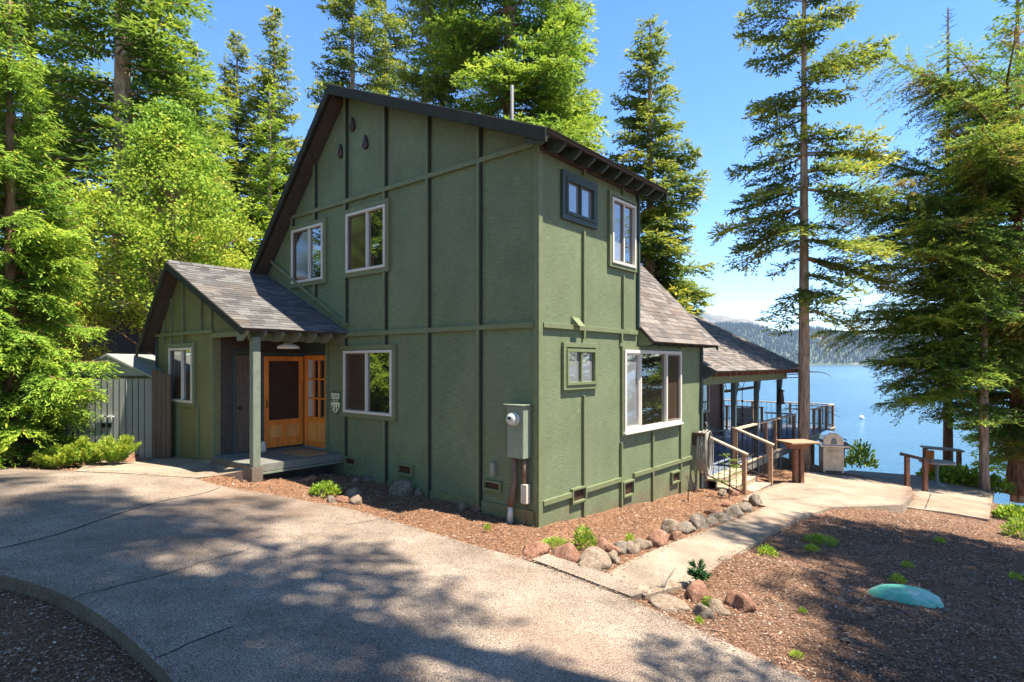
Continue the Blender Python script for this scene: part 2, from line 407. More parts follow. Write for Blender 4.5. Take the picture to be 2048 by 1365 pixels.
# ---------------------------------------------------------------- ground, driveway, paths
def xy(*pp, off=0): return [hit(px, py, off).xy for px, py in pp]
def smoothc(pts, it=2):
    for _ in range(it):
        q = [pts[0]]
        for a, b in zip(pts, pts[1:]): q += [a.lerp(b, .25), a.lerp(b, .75)]
        q.append(pts[-1]); pts = q
    return pts
topc = xy((-700, 948), (-300, 938), (0, 936), (150, 943), (300, 948), (390, 957))
rightc = xy((390, 957), (440, 972), (560, 992), (700, 1018), (820, 1052), (930, 1086), (1062, 1122))
rightd = xy((1062, 1122), (1262, 1199), (1350, 1238), (1480, 1298), (1640, 1372), (1900, 1500))
leftc = xy((-60, 1140), (0, 1150), (60, 1163), (130, 1190), (200, 1228), (270, 1285), (330, 1340), (372, 1400), (440, 1600))
drive_poly = smoothc(topc, 1) + rightc[1:-1] + rightd + [Vector((3.2, -3)), Vector((-1.2, -3))] + list(reversed(smoothc(leftc, 2))) + xy((-700, 1100))
def drive_z(x, y): return Gs(x, y)
path_poly = xy((1208, 1150), (1260, 1122), (1330, 1092), (1400, 1066), (1470, 1040), (1532, 1014), (1486, 1000), (1500, 989), (1545, 972), (1580, 962), (1606, 947), (1617, 943), (1700, 953), (1822, 975), (1827, 988), (1806, 1010), (1750, 1013), (1662, 1016), (1600, 1036), (1560, 1056), (1505, 1090), (1452, 1120), (1425, 1140), (1380, 1168), (1290, 1192))
apron_poly = xy((1064, 1121), (1095, 1110), (1215, 1150), (1295, 1186), (1263, 1196))
LOW = -.16
lower_poly = [pz(px, py, z).xy for px, py, z in ((1797, 1014, -.98), (1900, 1026, -.88), (1978, 1040, -.8), (1984, 1002, -.95), (1988, 973, -1.0), (1850, 952, -1.1), (1700, 941, -1.15), (1640, 947, -1.15), (1706, 953, -1.1), (1824, 974, -1.08), (1826, 992, -1.05))]
def low_z(x, y): return Gs(x, y) + LOW
lower_poly = xy((1797, 1013), (1900, 1026), (1978, 1039), (1984, 1002), (1990, 972), (1850, 952), (1700, 941), (1640, 950), (1706, 955), (1824, 977), (1829, 992), (1808, 1010), off=LOW)
sheet('driveway', drive_poly, drive_z, ['aggregate', 'edge_concrete'], .25)['kind'] = 'structure'
dr = D.objects['driveway']
sheet('path', path_poly, lambda x, y: Gs(x, y) + .006, ['path_concrete', 'path_concrete'], .3)['kind'] = 'structure'
sheet('path_apron', apron_poly, lambda x, y: Gs(x, y) + .014, ['aggregate', 'edge_concrete'], .2)['kind'] = 'structure'
sheet('terrace', lower_poly, low_z, ['path_concrete', 'path_concrete'], .2)['kind'] = 'structure'
# porch walk that climbs from the driveway to the front step
pw = [(hit(150, 944), 0), (hit(250, 948), 0), (hit(388, 957), 0), (pz(438, 953, .40), 1), (pz(509, 938, .54), 1), (W(4.98, -1.92, .57), 1), (W(6.6, -1.92, .575), 1), (W(6.7, -1.72, .56), 1), (W(9.7, -1.72, .34), 1), (W(10.2, -2.2, .33), 1), (W(10.2, -2.8, .33), 1)]
m = MB(); vs = [Vector((p.x, p.y, p.z + .012)) for p, _ in pw]; n = len(vs)
cc = pz(430, 930, .46)
m.add(vs + [cc], [(i, (i + 1) % n, n) for i in range(n)], 0)
m.add(vs + [v - Vector((0, 0, .45)) for v in vs], [(i, (i + 1) % n, n + (i + 1) % n, n + i) for i in range(n)], 1)
o = m.build('porch_walk', ['path_concrete', 'edge_concrete']); o['kind'] = 'structure'
walk_poly = [v.xy for v in vs]
# joints and cracks cut across the driveway
def strip(name, pts, w_, zf, mat, parent, jit=0.0):
    m = MB(); pts = dens(pts, False, .12); P = []
    for i, p in enumerate(pts):
        d = (pts[min(i + 1, len(pts) - 1)] - pts[max(i - 1, 0)]).normalized(); nrm = Vector((-d.y, d.x))
        p = p + nrm * random.uniform(-jit, jit); ww = w_ * (1 + random.uniform(-.5, .5) * (jit > 0))
        P += [(*(p + nrm * ww / 2), zf(p.x, p.y) + .004), (*(p - nrm * ww / 2), zf(p.x, p.y) + .004)]
    m.add(P, [(2 * i, 2 * i + 1, 2 * i + 3, 2 * i + 2) for i in range(len(pts) - 1)])
    return m.build(name, mat, parent)
strip('joint', smoothc(xy((-60, 1110), (0, 1098), (110, 1072), (230, 1030), (330, 1000), (400, 990), (440, 976))), .022, drive_z, 'crack', dr, .002)
strip('joint', smoothc(xy((1040, 1116), (1160, 1158), (1268, 1200))), .02, drive_z, 'crack', dr)
strip('crack', smoothc(xy((142, 1200), (180, 1186), (240, 1170), (330, 1148), (420, 1120), (500, 1098)), 1), .012, drive_z, 'crack', dr, .03)
strip('crack', smoothc(xy((312, 1314), (360, 1296), (420, 1268), (470, 1250)), 1), .012, drive_z, 'crack', dr, .03)
strip('crack', smoothc(xy((690, 1050), (740, 1042), (780, 1034), (792, 1026)), 1), .01, drive_z, 'crack', dr, .03)
strip('joint', xy((1850, 1018), (1862, 988), off=LOW), .02, low_z, 'crack', D.objects['terrace'], .004)
strip('joint', xy((1500, 1000), (1560, 1000), (1620, 996)), .012, lambda x, y: Gs(x, y) + .006, 'crack', D.objects['path'])

def bed_low(x, y):      # the bed on the near left lies below the driveway slab
    s = np.zeros_like(x)
    pl = [Vector((-30, 0))] + [p + Vector((.2, .2)) for p in xy((-60, 1140), (0, 1150), (60, 1163), (130, 1190), (200, 1228), (270, 1285), (330, 1340), (372, 1400), (440, 1600))] + [Vector((-1.2, -4)), Vector((-30, -4))]
    return inside(x, y, pl)
GRAVEL = hit(1545, 1140)
def soil_z(x, y):
    x = np.asarray(x, float); y = np.asarray(y, float)
    s = (x - C0.x) * dA.x + (y - C0.y) * dA.y; t = (x - C0.x) * dB.x + (y - C0.y) * dB.y
    z = G0(x, y) - .045
    z = z + .018 * np.sin(x * 2.1 + y * .7) * np.sin(y * 1.7 - x * .6) + .012 * np.sin(x * 5.3 + 1) * np.sin(y * 4.7) * (np.hypot(x, y) < 30)
    z = z - .08 * bed_low(x, y)
    z = z + .17 * np.exp(-((x - GRAVEL.x) ** 2 + (y - GRAVEL.y + .15) ** 2) / .28)
    z = z - .17 * (1 / (1 + np.exp(-(x - .92 * y + 5.6) * 3))) * (1 / (1 + np.exp(-(t - 8.3) * 4)))
    near = (s > 5.0) & (s < 7.5) & (t > -2) & (t < .6); z = np.where(near, z - .15, z)
    te = 14.6 + np.clip(s + 1.5, 0, 60) * .9 - np.clip(-s - 3, 0, 4) * .35
    z = z - .5 * np.maximum(t - te, 0) - .25 * np.maximum(t - te - 4, 0)
    z = np.maximum(z, -25)
    far = np.maximum(s - 14, 0); z = z + .05 * far * (t < te)
    return z
ax = np.concatenate([-np.geomspace(16, 700, 30)[::-1], np.arange(-15.8, 22, .14), np.geomspace(22.2, 700, 30)])
ay = np.concatenate([-np.geomspace(4, 300, 16)[::-1], np.arange(-3.8, 26, .14), np.geomspace(26.2, 900, 34)])
gx, gy = np.meshgrid(ax, ay); gz = soil_z(gx, gy)
V = np.stack([gx, gy, gz], -1).reshape(-1, 3); ny, nx = gx.shape
idx = np.arange(ny * nx).reshape(ny, nx); Fq = np.stack([idx[:-1, :-1], idx[:-1, 1:], idx[1:, 1:], idx[1:, :-1]], -1).reshape(-1, 4)
me = D.meshes.new('ground'); me.vertices.add(len(V)); me.vertices.foreach_set('co', V.reshape(-1).astype(np.float32))
me.loops.add(Fq.size); me.loops.foreach_set('vertex_index', Fq.reshape(-1).astype(np.int32)); me.polygons.add(len(Fq)); me.polygons.foreach_set('loop_start', np.arange(0, Fq.size, 4, dtype=np.int32))
me.polygons.foreach_set('use_smooth', np.ones(len(Fq), bool)); me.materials.append(MATS['soil']); me.update(calc_edges=True)
o = D.objects.new('ground', me); sc.collection.objects.link(o); o['kind'] = 'structure'
LAKE = -9.0
m = MB(); m.add([(-3000, 5, LAKE), (6000, 5, LAKE), (6000, 5200, LAKE), (-3000, 5200, LAKE)], [(0, 1, 2, 3)]); m.build('lake', 'water')['kind'] = 'structure'

# far shore
def ridge(name, pts, dist, depth, mat, rough, base=-12, nu=260):
    xs = np.linspace(pts[0][0], pts[-1][0], nu); ys = np.interp(xs, [p[0] for p in pts], [p[1] for p in pts])
    rows = 26; V = []
    rs = np.random.RandomState(3)
    for j in range(rows):
        u = j / (rows - 1); d = dist + depth * u
        zz = EZ + (HY - ys) / F * (dist + depth)
        z = base + (zz - base) * (math.sin(u * math.pi / 2) ** .85)
        X = (xs - CX) / F * d
        nz = np.array([noise.fractal(Vector((a / 260, d / 260, 2.2)), 1, 2, 6) for a in X]) * rough * (u > 0) * (.3 + .7 * u)
        V.append(np.stack([X, np.full_like(X, d), z + nz], -1))
    V = np.concatenate(V); m = MB(); m.add(V, [(j * nu + i, j * nu + i + 1, (j + 1) * nu + i + 1, (j + 1) * nu + i) for j in range(rows - 1) for i in range(nu - 1)], smooth=True)
    o = m.build(name, mat, fix=False); o['kind'] = 'structure'; return V
Vh = ridge('forested_hill', [(1100, 690), (1300, 668), (1400, 655), (1450, 652), (1500, 655), (1552, 668), (1573, 668), (1600, 664), (1627, 660), (1659, 665), (1702, 676), (1745, 681), (1800, 681), (1900, 676), (2050, 672), (2350, 668)], 3000, 900, 'hill', 16)
ridge('mountain', [(1150, 640), (1300, 618), (1390, 622), (1412, 627), (1423, 633), (1466, 640), (1490, 641), (1520, 650), (1535, 656), (1560, 672), (1620, 700), (1800, 715)], 4200, 900, 'far_rock', 30)
rs = np.random.RandomState(5); pts = Vh[rs.randint(260, len(Vh) - 261, 15000)] + rs.normal(0, 1, (15000, 3)) * [14, 16, 0]
h = rs.uniform(16, 34, 15000); rr = h * rs.uniform(.14, .22, 15000); Tq = []
for k in range(4):
    a0, a1 = k * math.pi / 2, (k + 1) * math.pi / 2
    Tq.append(np.stack([pts + np.stack([np.cos(a0) * rr, np.sin(a0) * rr, -4 + 0 * h], -1), pts + np.stack([np.cos(a1) * rr, np.sin(a1) * rr, -4 + 0 * h], -1), pts + np.stack([0 * h, 0 * h, h], -1)], 1))
o = npmesh('far_forest', np.concatenate(Tq), 3, 'fol_far', np.tile(rs.rand(15000), 4)); tag(o, 'dense conifer forest covering the hill across the lake', 'forest', kind='stuff')

# ---------------------------------------------------------------- the green house (local frame: x = t, y = s)
house = empty('house', (C0.x, C0.y, 0), AA)
tag(house, 'two storey dark green board and batten lake cabin with grey shingle roofs', 'house')
def MA(t0): return lambda u, d, z: (t0 - d, u, z)      # faces the driveway
def MBs(s0): return lambda u, d, z: (u, s0 - d, z)     # faces the footpath
def batA(M, u, lo, hi, d=.065):
    m = MB(); m.box(M(u - .028, 0, lo), M(u + .028, d, hi)); m.box(M(u - .056, 0, lo), M(u - .0285, d - .02, hi), 1); return m.build('batten', ['green_trim', 'edge_dark'], house, 0)  # batten plus a thin dark strip along one edge
def fbox(m, M, u0, u1, d0, d1, z0, z1, mi=0): return m.box(M(u0, d0, z0), M(u1, d1, z1), mi)
def one(name, mat, M, u0, u1, d0, d1, z0, z1, parent=house, bevel=.004):
    m = MB(); fbox(m, M, u0, u1, d0, d1, z0, z1); return m.build(name, mat, parent, bevel)
def ring(M, u0, u1, z0, z1, wd, d0, d1, m=None):
    m = m or MB()
    fbox(m, M, u0, u1, d0, d1, z1 - wd, z1); fbox(m, M, u0, u1, d0, d1, z0, z0 + wd)
    fbox(m, M, u0, u0 + wd, d0, d1, z0 + wd, z1 - wd); fbox(m, M, u1 - wd, u1, d0, d1, z0 + wd, z1 - wd); return m
PK_S, PK_Z = 4.915, 7.9
def zr_R(s): return PK_Z - (PK_S - s) * .42           # underside of the shed side of the tower roof
def zr_L(s): return PK_Z - (s - PK_S) * 1.034         # the 45 degree side
A, B = MA(0), MBs(0)
# walls
def wallA(name, mat, t0, pts, th=.15):
    m = MB(); m.prism([(t0, s, z) for s, z in pts], (th, 0, 0)); return m.build(name, mat, house)
wallA('front_wall', 'green_siding', 0, [(0, -.35), (5.56, -.2), (5.56, 2.98), (8.35, 3.0), (8.35, zr_L(8.35)), (PK_S, PK_Z), (0, zr_R(0))])
m = MB(); m.prism([(.15, 0, -.45), (6.22, 0, -.9), (6.22, 0, 3.14), (3.117, 0, 3.14), (3.117, 0, zr_R(0)), (.15, 0, zr_R(0))], (0, .15, 0)); m.build('side_wall', 'green_siding', house)
m = MB(); m.prism([(3.117, .15, 2.9), (3.117, .15, zr_R(.15)), (3.117, PK_S, PK_Z), (3.117, 8.3, 4.3), (3.117, 8.3, 2.9)], (-.1, 0, 0)); m.build('tower_back_wall', 'green_siding', house)
m = MB(); m.prism([(6.22, .15, -.9), (6.22, .15, 3.1), (6.22, PK_S, 7.7), (6.22, 9.6, 2.9), (6.22, 9.6, -.6)], (-.12, 0, 0)); m.build('rear_gable_wall', 'green_siding', house)
wallA('wing_wall', 'wing_siding', -1.83, [(6.65, -.2), (9.62, -.2), (9.62, 2.95), (8.17, 4.55), (6.65, 3.78)], .12)
m = MB(); m.prism([(-1.71, 6.65, .0), (.1, 6.65, .0), (.1, 6.65, 3.2), (-1.71, 6.65, 3.2)], (0, .12, 0)); m.build('porch_side_wall', 'soffit', house)
wallA('porch_back_wall', 'dark_trim', .1, [(5.56, .0), (6.65, .0), (6.65, 3.2), (5.56, 3.2)], .12)
m = MB(); m.prism([(-1.71, 9.5, -.3), (6.2, 9.5, -.6), (6.2, 9.5, 2.9), (-1.71, 9.5, 2.9)], (0, .12, 0)); m.build('left_wall', 'wing_siding', house)
wallA('gable_infill', 'wing_siding', -1.83, [(4.98, 2.98), (6.65, 2.98), (6.65, 3.78), (4.98, 3.0)], .06)
one('fascia_board', 'green_trim', MA(-1.83), 5.1, 6.64, 0, .045, 2.93, 3.03)
# concrete footing under the siding
one('foundation', 'wing_siding', A, .02, 5.5, -.02, .03, -.5, .22, bevel=0)
# battens, belts, corner trim
DB = .065
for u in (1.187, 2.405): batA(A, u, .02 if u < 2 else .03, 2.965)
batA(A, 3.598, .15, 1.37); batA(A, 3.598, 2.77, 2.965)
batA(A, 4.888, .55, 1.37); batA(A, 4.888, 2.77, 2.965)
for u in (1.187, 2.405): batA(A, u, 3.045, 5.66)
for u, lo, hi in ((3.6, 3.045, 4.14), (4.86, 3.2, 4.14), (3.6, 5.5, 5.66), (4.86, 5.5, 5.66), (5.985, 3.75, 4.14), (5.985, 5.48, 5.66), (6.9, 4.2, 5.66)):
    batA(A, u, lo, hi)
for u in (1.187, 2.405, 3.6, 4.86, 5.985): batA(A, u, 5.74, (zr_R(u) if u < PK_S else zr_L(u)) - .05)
one('belt_board', 'green_trim', A, .06, 5.0, 0, .055, 2.965, 3.045)
one('belt_board', 'green_trim', A, .06, 7.0, 0, .055, 5.66, 5.74)
one('corner_trim', 'green_trim', A, 0, .075, .001, .03, -.38, zr_R(0) - .02); one('corner_trim', 'green_trim', A, 5.5, 5.56, 0, .05, .1, 2.95)
one('corner_trim', 'green_trim', B, -.03, .07, 0, .03, -.4, zr_R(0) - .1)
one('corner_trim', 'dark_trim', B, 3.06, 3.117, 0, .06, 3.1, zr_R(0) - .1)
m = MB(); m.beam((-.03, 7.8, 4.82), (-.03, 4.78, 3.2), .06, .11, up=(1, 0, 0)); m.build('flashing_board', 'green_trim', house)
for u, lo, hi in ((1.2, .38, 1.9), (1.2, 2.83, 2.965), (1.2, 3.045, 4.6), (1.2, 5.52, 5.6), (2.445, .38, 1.0), (2.445, 2.8, 2.965), (2.52, 3.045, 4.02), (2.5, 5.48, 5.6), (3.702, .35, 1.07), (5.029, .33, 3.1), (5.029, -.5, .27), (1.2, -.3, .17), (2.445, -.35, .3), (3.702, -.5, .28)):
    one('batten', 'green_trim', B, u - .026, u + .026, 0, .052, lo, hi)
one('belt_board', 'green_trim', B, .075, 3.05, 0, .05, 2.965, 3.045)
for u0, u1 in ((.08, .84), (1.25, 2.5), (2.92, 5.6)): one('belt_board', 'green_trim', B, u0, u1, 0, .05, .29, .37)
one('corner_trim', 'dark_trim', B, 6.14, 6.24, 0, .05, -.8, 3.05)
for u, lo, hi in ((9.15, .3, 1.55), (8.3, .3, 1.55), (7.35, .5, 1.55), (9.15, 2.85, 3.03), (8.75, 2.85, 3.03), (9.15, 3.1, 3.4), (8.75, 3.1, 3.85), (8.1, 2.85, 3.03), (8.1, 3.1, 4.45), (7.2, 3.1, 4.0), (6.72, 3.1, 3.75)):
    one('batten', 'green_trim', MA(-1.83), u - .026, u + .026, 0, .045, lo, hi)
one('batten', 'green_trim', MA(-1.83), 8.42, 8.47, 0, .045, .3, 1.5)
one('corner_trim', 'green_trim', MA(-1.83), 6.65, 6.71, 0, .04, .3, 3.03); one('corner_trim', 'dark_trim', MA(-1.83), 9.56, 9.64, 0, .04, .2, 3.0)
one('belt_board', 'green_trim', MA(-1.83), 6.65, 9.6, 0, .05, 3.03, 3.1)
# windows
def window(M, u0, u1, z0, z1, mid=.5, frame='white_vinyl', trim='green_trim', wide=.09, screen=-1, glass='glass', sglass='glass_screen', fw=.05, trim_top=.1, wt=None):
    wt = wt or 0
    m = ring(M, u0 - wide, u1 + wide, z0 - wide, z1 + trim_top, wide, 0, .055); w_ = m.build('window', trim, house, .004)
    ring(M, u0, u1, z0, z1, fw, .0, .075).build('frame', frame, w_, .004)
    um = u0 + (u1 - u0) * mid
    fbox(MB(), M, um - .02, um + .02, .01, .06, z0 + fw, z1 - fw).build('sash_rail', frame, w_, .003)
    for k, (a, b) in enumerate(((u0 + fw, um - .02), (um + .02, u1 - fw))):
        sc_ = (k == screen)
        if sc_: ring(M, a, b, z0 + fw, z1 - fw, .022, .008, .05).build('sash', 'sash_brown' if frame == 'white_vinyl' else frame, w_, 0)
        fbox(MB(), M, a, b, .002, .014 if not sc_ else .02, z0 + fw, z1 - fw).build('pane', sglass if sc_ else glass, w_)
    return w_
window(A, 5.64, 6.88, 4.2, 5.39, .44, screen=1)
window(A, 3.557, 4.80, 4.235, 5.415, .46, screen=1)
window(A, 3.36, 4.887, 1.445, 2.68, .52, screen=1)
window(MA(-1.83), 7.56, 8.77, 1.6, 2.76, .45, screen=1)
window(B, .65, 1.5, 4.78, 5.36, .5, frame='dark_trim', trim='dark_trim', glass='glass_curtain', screen=-1)
window(B, 2.07, 2.93, 4.2, 5.36, .5, screen=0, sglass='glass_curtain', wide=.07)
window(B, .66, 1.53, 2.08, 2.66, .5, frame='green_trim', glass='glass_curtain', wide=.075)
# the picture window has three lights
m = ring(B, 2.45, 5.02, 1.1, 2.74, .05, 0, .05); bw = m.build('window', 'green_trim', house)
ring(B, 2.5, 4.977, 1.163, 2.68, .065, 0, .08).build('frame', 'white_vinyl', bw, .004)
for u in (3.13, 4.27): fbox(MB(), B, u - .03, u + .03, .01, .07, 1.22, 2.62).build('sash_rail', 'white_vinyl', bw, .003)
ring(B, 2.565, 3.1, 1.228, 2.615, .035, .01, .055).build('sash', 'white_vinyl', bw); ring(B, 4.3, 4.91, 1.228, 2.615, .035, .01, .055).build('sash', 'sash_brown', bw)
for a, b, g in ((2.565, 3.1, 'glass_curtain'), (3.16, 4.24, 'glass'), (4.3, 4.912, 'glass_screen')): fbox(MB(), B, a, b, .002, .016, 1.228, 2.615).build('pane', g, bw)
one('sill', 'white_vinyl', B, 2.47, 5.0, .02, .11, 1.13, 1.165, bw)
# crawl space vents
def vent(M, u0, u1, z0, z1, lab=None):
    v = ring(M, u0, u1, z0, z1, .035, 0, .06).build('foundation_vent', 'green_trim', house, .003)
    fbox(MB(), M, u0 + .035, u1 - .035, .0, .01, z0 + .035, z1 - .035).build('mesh_screen', 'screen_mesh', v)
for u0, u1, z0, z1 in ((4.49, 4.89, .38, .56), (2.8, 3.22, .4, .6), (.7, 1.08, .41, .575)): vent(A, u0, u1, z0, z1)
for u0, u1, z0, z1 in ((.83, 1.25, .17, .42), (2.5, 2.9, -.02, .27), (4.55, 4.95, -.1, .15)): vent(B, u0, u1, z0, z1)
# exhaust hood, small junction plate
m = MB(); m.prism([(.86, 0, 3.0), (1.06, 0, 3.0), (1.06, 0, 3.18), (.86, 0, 3.18)], (0, -.02, 0)); m.prism([(.87, -.02, 3.17), (.87, -.16, 3.02), (.87, -.02, 3.02)], (.18, 0, 0)); m.build('exhaust_hood', 'green_trim', house, .004)
one('junction_plate', 'green_trim', A, 4.22, 4.36, 0, .03, .42, .58)
one('porch_outlet', 'meter_box', A, .81, .9, 0, .09, .66, .86)
# electric meter on the corner
mb_ = MB(); fbox(mb_, A, .13, .44, 0, .2, 1.01, 1.8); fbox(mb_, A, .1, .47, 0, .27, 1.8, 1.815)
mt = mb_.build('electric_meter', 'meter_box', house, .005)
fbox(MB(), A, .14, .43, .2, .206, 1.02, 1.3).build('cover_plate', 'meter_box', mt, .003); fbox(MB(), A, .14, .43, .2, .206, 1.305, 1.4).build('cover_plate', 'meter_box', mt, .003)
m = MB(); m.tube([(-.2, .29, 1.6), (-.25, .29, 1.6)], [.1, .1], 24); m.build('dial_ring', 'meter_cream', mt)
m = MB(); m.tube([(-.25, .29, 1.6), (-.3, .29, 1.6), (-.325, .29, 1.6), (-.33, .29, 1.6)], [.088, .085, .07, .03], 24); dl = m.build('dial', 'meter_cream', mt)
fbox(MB(), A, .26, .32, .325, .334, 1.6, 1.635).build('display', 'black_iron', mt)
m = MB(); m.tube([(-.1, .38, 1.02), (-.1, .38, .62), (-.1, .42, .4), (-.1, .46, .25)], [.045, .045, .06, .05], 12); m.build('conduit', 'conduit_brown', mt)
m = MB(); m.tube([(-.1, .46, .3), (-.1, .47, -.02)], [.035, .055], 12); m.build('conduit_sleeve', 'meter_cream', mt)
m = MB(); m.tube([(-.08, .2, 1.02), (-.08, .2, .6)], [.04, .04], 12); m.tube([(-.05, .27, 1.0), (-.06, .29, .75), (-.05, .25, .62)], .01, 6); m.tube([(-.03, .22, .35), (-.03, .2, -.05)], .012, 6); m.build('conduit', 'conduit_brown', mt)
one('phone_box', 'cooler_cream', A, .13, .24, .03, .13, .33, .62, mt, .008)
# diamond gable ornaments
for s_, z_ in ((4.631, 7.2), (4.205, 6.745), (5.04, 6.76)):
    m = MB(); a = .14; b_ = .085
    m.prism([(0, s_, z_ + a), (0, s_ - b_, z_ - .07), (0, s_ - .04, z_ - a), (0, s_ + .04, z_ - a), (0, s_ + b_, z_ - .07)], (-.05, 0, 0)); m.build('gable_ornament', 'ornament', house, .004)

# ---- roofs
def shingles(name, o, u, v, n, L, H, mat, parent=house, tab=.3, exp=.135):
    """rows of tabs: o lower corner, u along the eave, v up the slope, n outward"""
    o, u, v, n = map(Vector, (o, u, v, n)); m = MB(); rows = int(H / exp)
    for r in range(rows + 1):
        x = -random.uniform(0, tab); y0 = r * exp
        while x < L:
            w_ = tab * random.uniform(.55, 1.25); a = max(0, x); b = min(L, x + w_ - .004); x += w_
            if b - a < .01: continue
            y1 = min(H, y0 + exp + .03); j = random.uniform(-.012, .012) if r else 0; h_ = .009 + random.uniform(0, .006)
            if y1 <= y0 + j: continue
            p = [o + u * a + v * (y0 + j) + n * h_, o + u * b + v * (y0 + j) + n * h_, o + u * b + v * y1 + n * .004, o + u * a + v * y1 + n * .004,
                 o + u * a + v * (y0 + j), o + u * b + v * (y0 + j)]
            q = random.random()
            m.add(p, [(0, 1, 2, 3), (4, 5, 1, 0), (0, 3, 4), (1, 5, 2)], 0, q)
    return m.build(name, mat, parent, fix=False)
def slab(name, pts, nvec, th, mat, parent=house, mside=None):
    m = MB(); nvec = Vector(nvec).normalized() * th
    m.prism([Vector(p) for p in pts], nvec); return m.build(name, mat, parent)
NL = Vector((0, 1.034, 1)).normalized(); VL = Vector((0, -1, 1.034)).normalized()          # steep left slope
NR = Vector((0, -.42, 1)).normalized(); VR = Vector((0, 1, .42)).normalized()
e = -.42
# tower, shed side
slab('roof_deck', [(-.35, e, zr_R(e)), (3.48, e, zr_R(e)), (3.48, PK_S, PK_Z), (-.35, PK_S, PK_Z)], NR, .05, 'soffit')
LR = math.hypot(PK_S - e, .42 * (PK_S - e))
shingles('roof', Vector((-.37, e - .02, zr_R(e - .02))) + NR * .05, (1, 0, 0), VR, NR, 3.87, LR, 'shingle_brown')
m = MB(); m.prism([(-.35, e, zr_R(e) + .05), (-.35, PK_S, PK_Z + .05), (-.35, PK_S, PK_Z - .14), (-.35, e, zr_R(e) - .14)], (-.045, 0, 0)); m.build('rake_board', 'rake_paint', house, .004)
m = MB(); m.prism([(3.48, e, zr_R(e) + .05), (3.48, PK_S, PK_Z + .05), (3.48, PK_S, PK_Z - .14), (3.48, e, zr_R(e) - .14)], (.045, 0, 0)); m.build('rake_board', 'rake_paint', house, .004)
for k in range(10):
    t = -.3 + k * .41 if k else -.305
    m = MB(); s1 = .0; z1 = zr_R(0); m.prism([(t, .02, z1), (t, e + .03, zr_R(e + .03)), (t, e + .03, zr_R(e + .03) - .05), (t, e + .16, zr_R(e) - .12), (t, .02, z1 - .19)], (.045, 0, 0)); m.build('rafter_tail', 'dark_trim', house)
one('frieze_board', 'soffit', B, .0, 3.1, 0, .05, zr_R(0) - .24, zr_R(0) - .17)
# steep side
s_lo = 8.15
slab('roof_deck', [(-.35, PK_S, PK_Z), (3.48, PK_S, PK_Z), (6.5, PK_S, PK_Z), (6.5, 9.95, zr_L(9.95)), (-.35, 9.95, zr_L(9.95))], NL, .05, 'soffit')
slab('roof_deck', [(-2.13, 8.17, zr_L(8.17)), (-.35, 8.17, zr_L(8.17)), (-.35, 9.95, zr_L(9.95)), (-2.13, 9.95, zr_L(9.95))], NL, .05, 'soffit')
LL = math.hypot(9.97 - PK_S, 1.034 * (9.97 - PK_S))
shingles('roof', Vector((-.37, 9.97, zr_L(9.97))) + NL * .05, (1, 0, 0), VL, NL, 6.9, LL + .03, 'shingle_grey')
shingles('roof', Vector((-2.15, 9.97, zr_L(9.97))) + NL * .05, (1, 0, 0), VL, NL, 1.78, math.hypot(1.8, 1.8 * 1.034), 'shingle_grey')
m = MB(); m.prism([(-.35, PK_S, PK_Z + .06), (-.35, 8.05, zr_L(8.05) + .06), (-.35, 8.05, zr_L(8.05) - .14), (-.35, PK_S, PK_Z - .14)], (-.045, 0, 0)); m.build('rake_board', 'rake_paint', house, .004)
m = MB(); m.prism([(-.3, PK_S, PK_Z - .03), (-.3, 8.1, zr_L(8.1) - .03), (-.3, 8.1, zr_L(8.1) - .15), (-.3, PK_S, PK_Z - .15)], (.28, 0, 0)); m.build('soffit_panel', 'soffit', house)
# entry wing: right slope
WR_S, WR_Z, we = 8.19, zr_L(8.19) + .0, 4.80
ws = (WR_Z - 3.0) / (WR_S - we); NW = Vector((0, -ws, 1)).normalized(); VW = Vector((0, 1, ws)).normalized()
def zw(s): return WR_Z - (WR_S - s) * ws
slab('roof_deck', [(-2.13, we, zw(we)), (-.002, we, zw(we)), (-.002, WR_S, WR_Z), (-2.13, WR_S, WR_Z)], NW, .05, 'soffit')
shingles('roof', Vector((-2.16, we - .02, zw(we - .02))) + NW * .05, (1, 0, 0), VW, NW, 2.155, math.hypot(WR_S - we, (WR_S - we) * ws) + .02, 'shingle_grey')
m = MB()
for k in range(9):
    x = -2.13 + k * .235
    m.prism([(x, WR_S - .11, zw(WR_S - .11) + .075 + k * 0), (x, WR_S, WR_Z + .1), (x, WR_S + .1, WR_Z - .02)], (.225, 0, 0))
m.build('ridge_cap', 'shingle_grey', house)
m = MB(); m.prism([(-2.13, we, zw(we) + .05), (-2.13, WR_S, WR_Z + .05), (-2.13, WR_S, WR_Z - .1), (-2.13, we, zw(we) - .09)], (-.04, 0, 0)); m.build('rake_board', 'rake_paint', house, .004)
m = MB(); m.prism([(-2.13, WR_S, WR_Z + .05), (-2.13, 9.97, zr_L(9.97) + .05), (-2.13, 9.97, zr_L(9.97) - .12), (-2.13, WR_S, WR_Z - .1)], (-.04, 0, 0)); m.build('rake_board', 'rake_paint', house, .004)
for k in range(7):
    t = -2.08 + k * .335
    m = MB(); m.prism([(t, 5.16, zw(5.16)), (t, we + .01, zw(we)), (t, we + .01, zw(we) - .05), (t, 5.0, zw(we) - .17), (t, 5.16, zw(we) - .17)], (.045, 0, 0)); m.build('rafter_tail', 'post_paint', house)
one('porch_ceiling', 'soffit', MA(0), 5.17, 6.65, 0, 1.77, 2.99, 3.03, bevel=0)
m = MB(); m.beam((-1.83, 5.22, 2.93), (0, 5.22, 2.93), .1, .16); m.build('porch_beam', 'green_trim', house, .004)
m = MB(); m.box((-1.9, 4.92, .57), (-1.76, 5.06, 2.9)); m.build('porch_post', 'post_paint', house, .008)
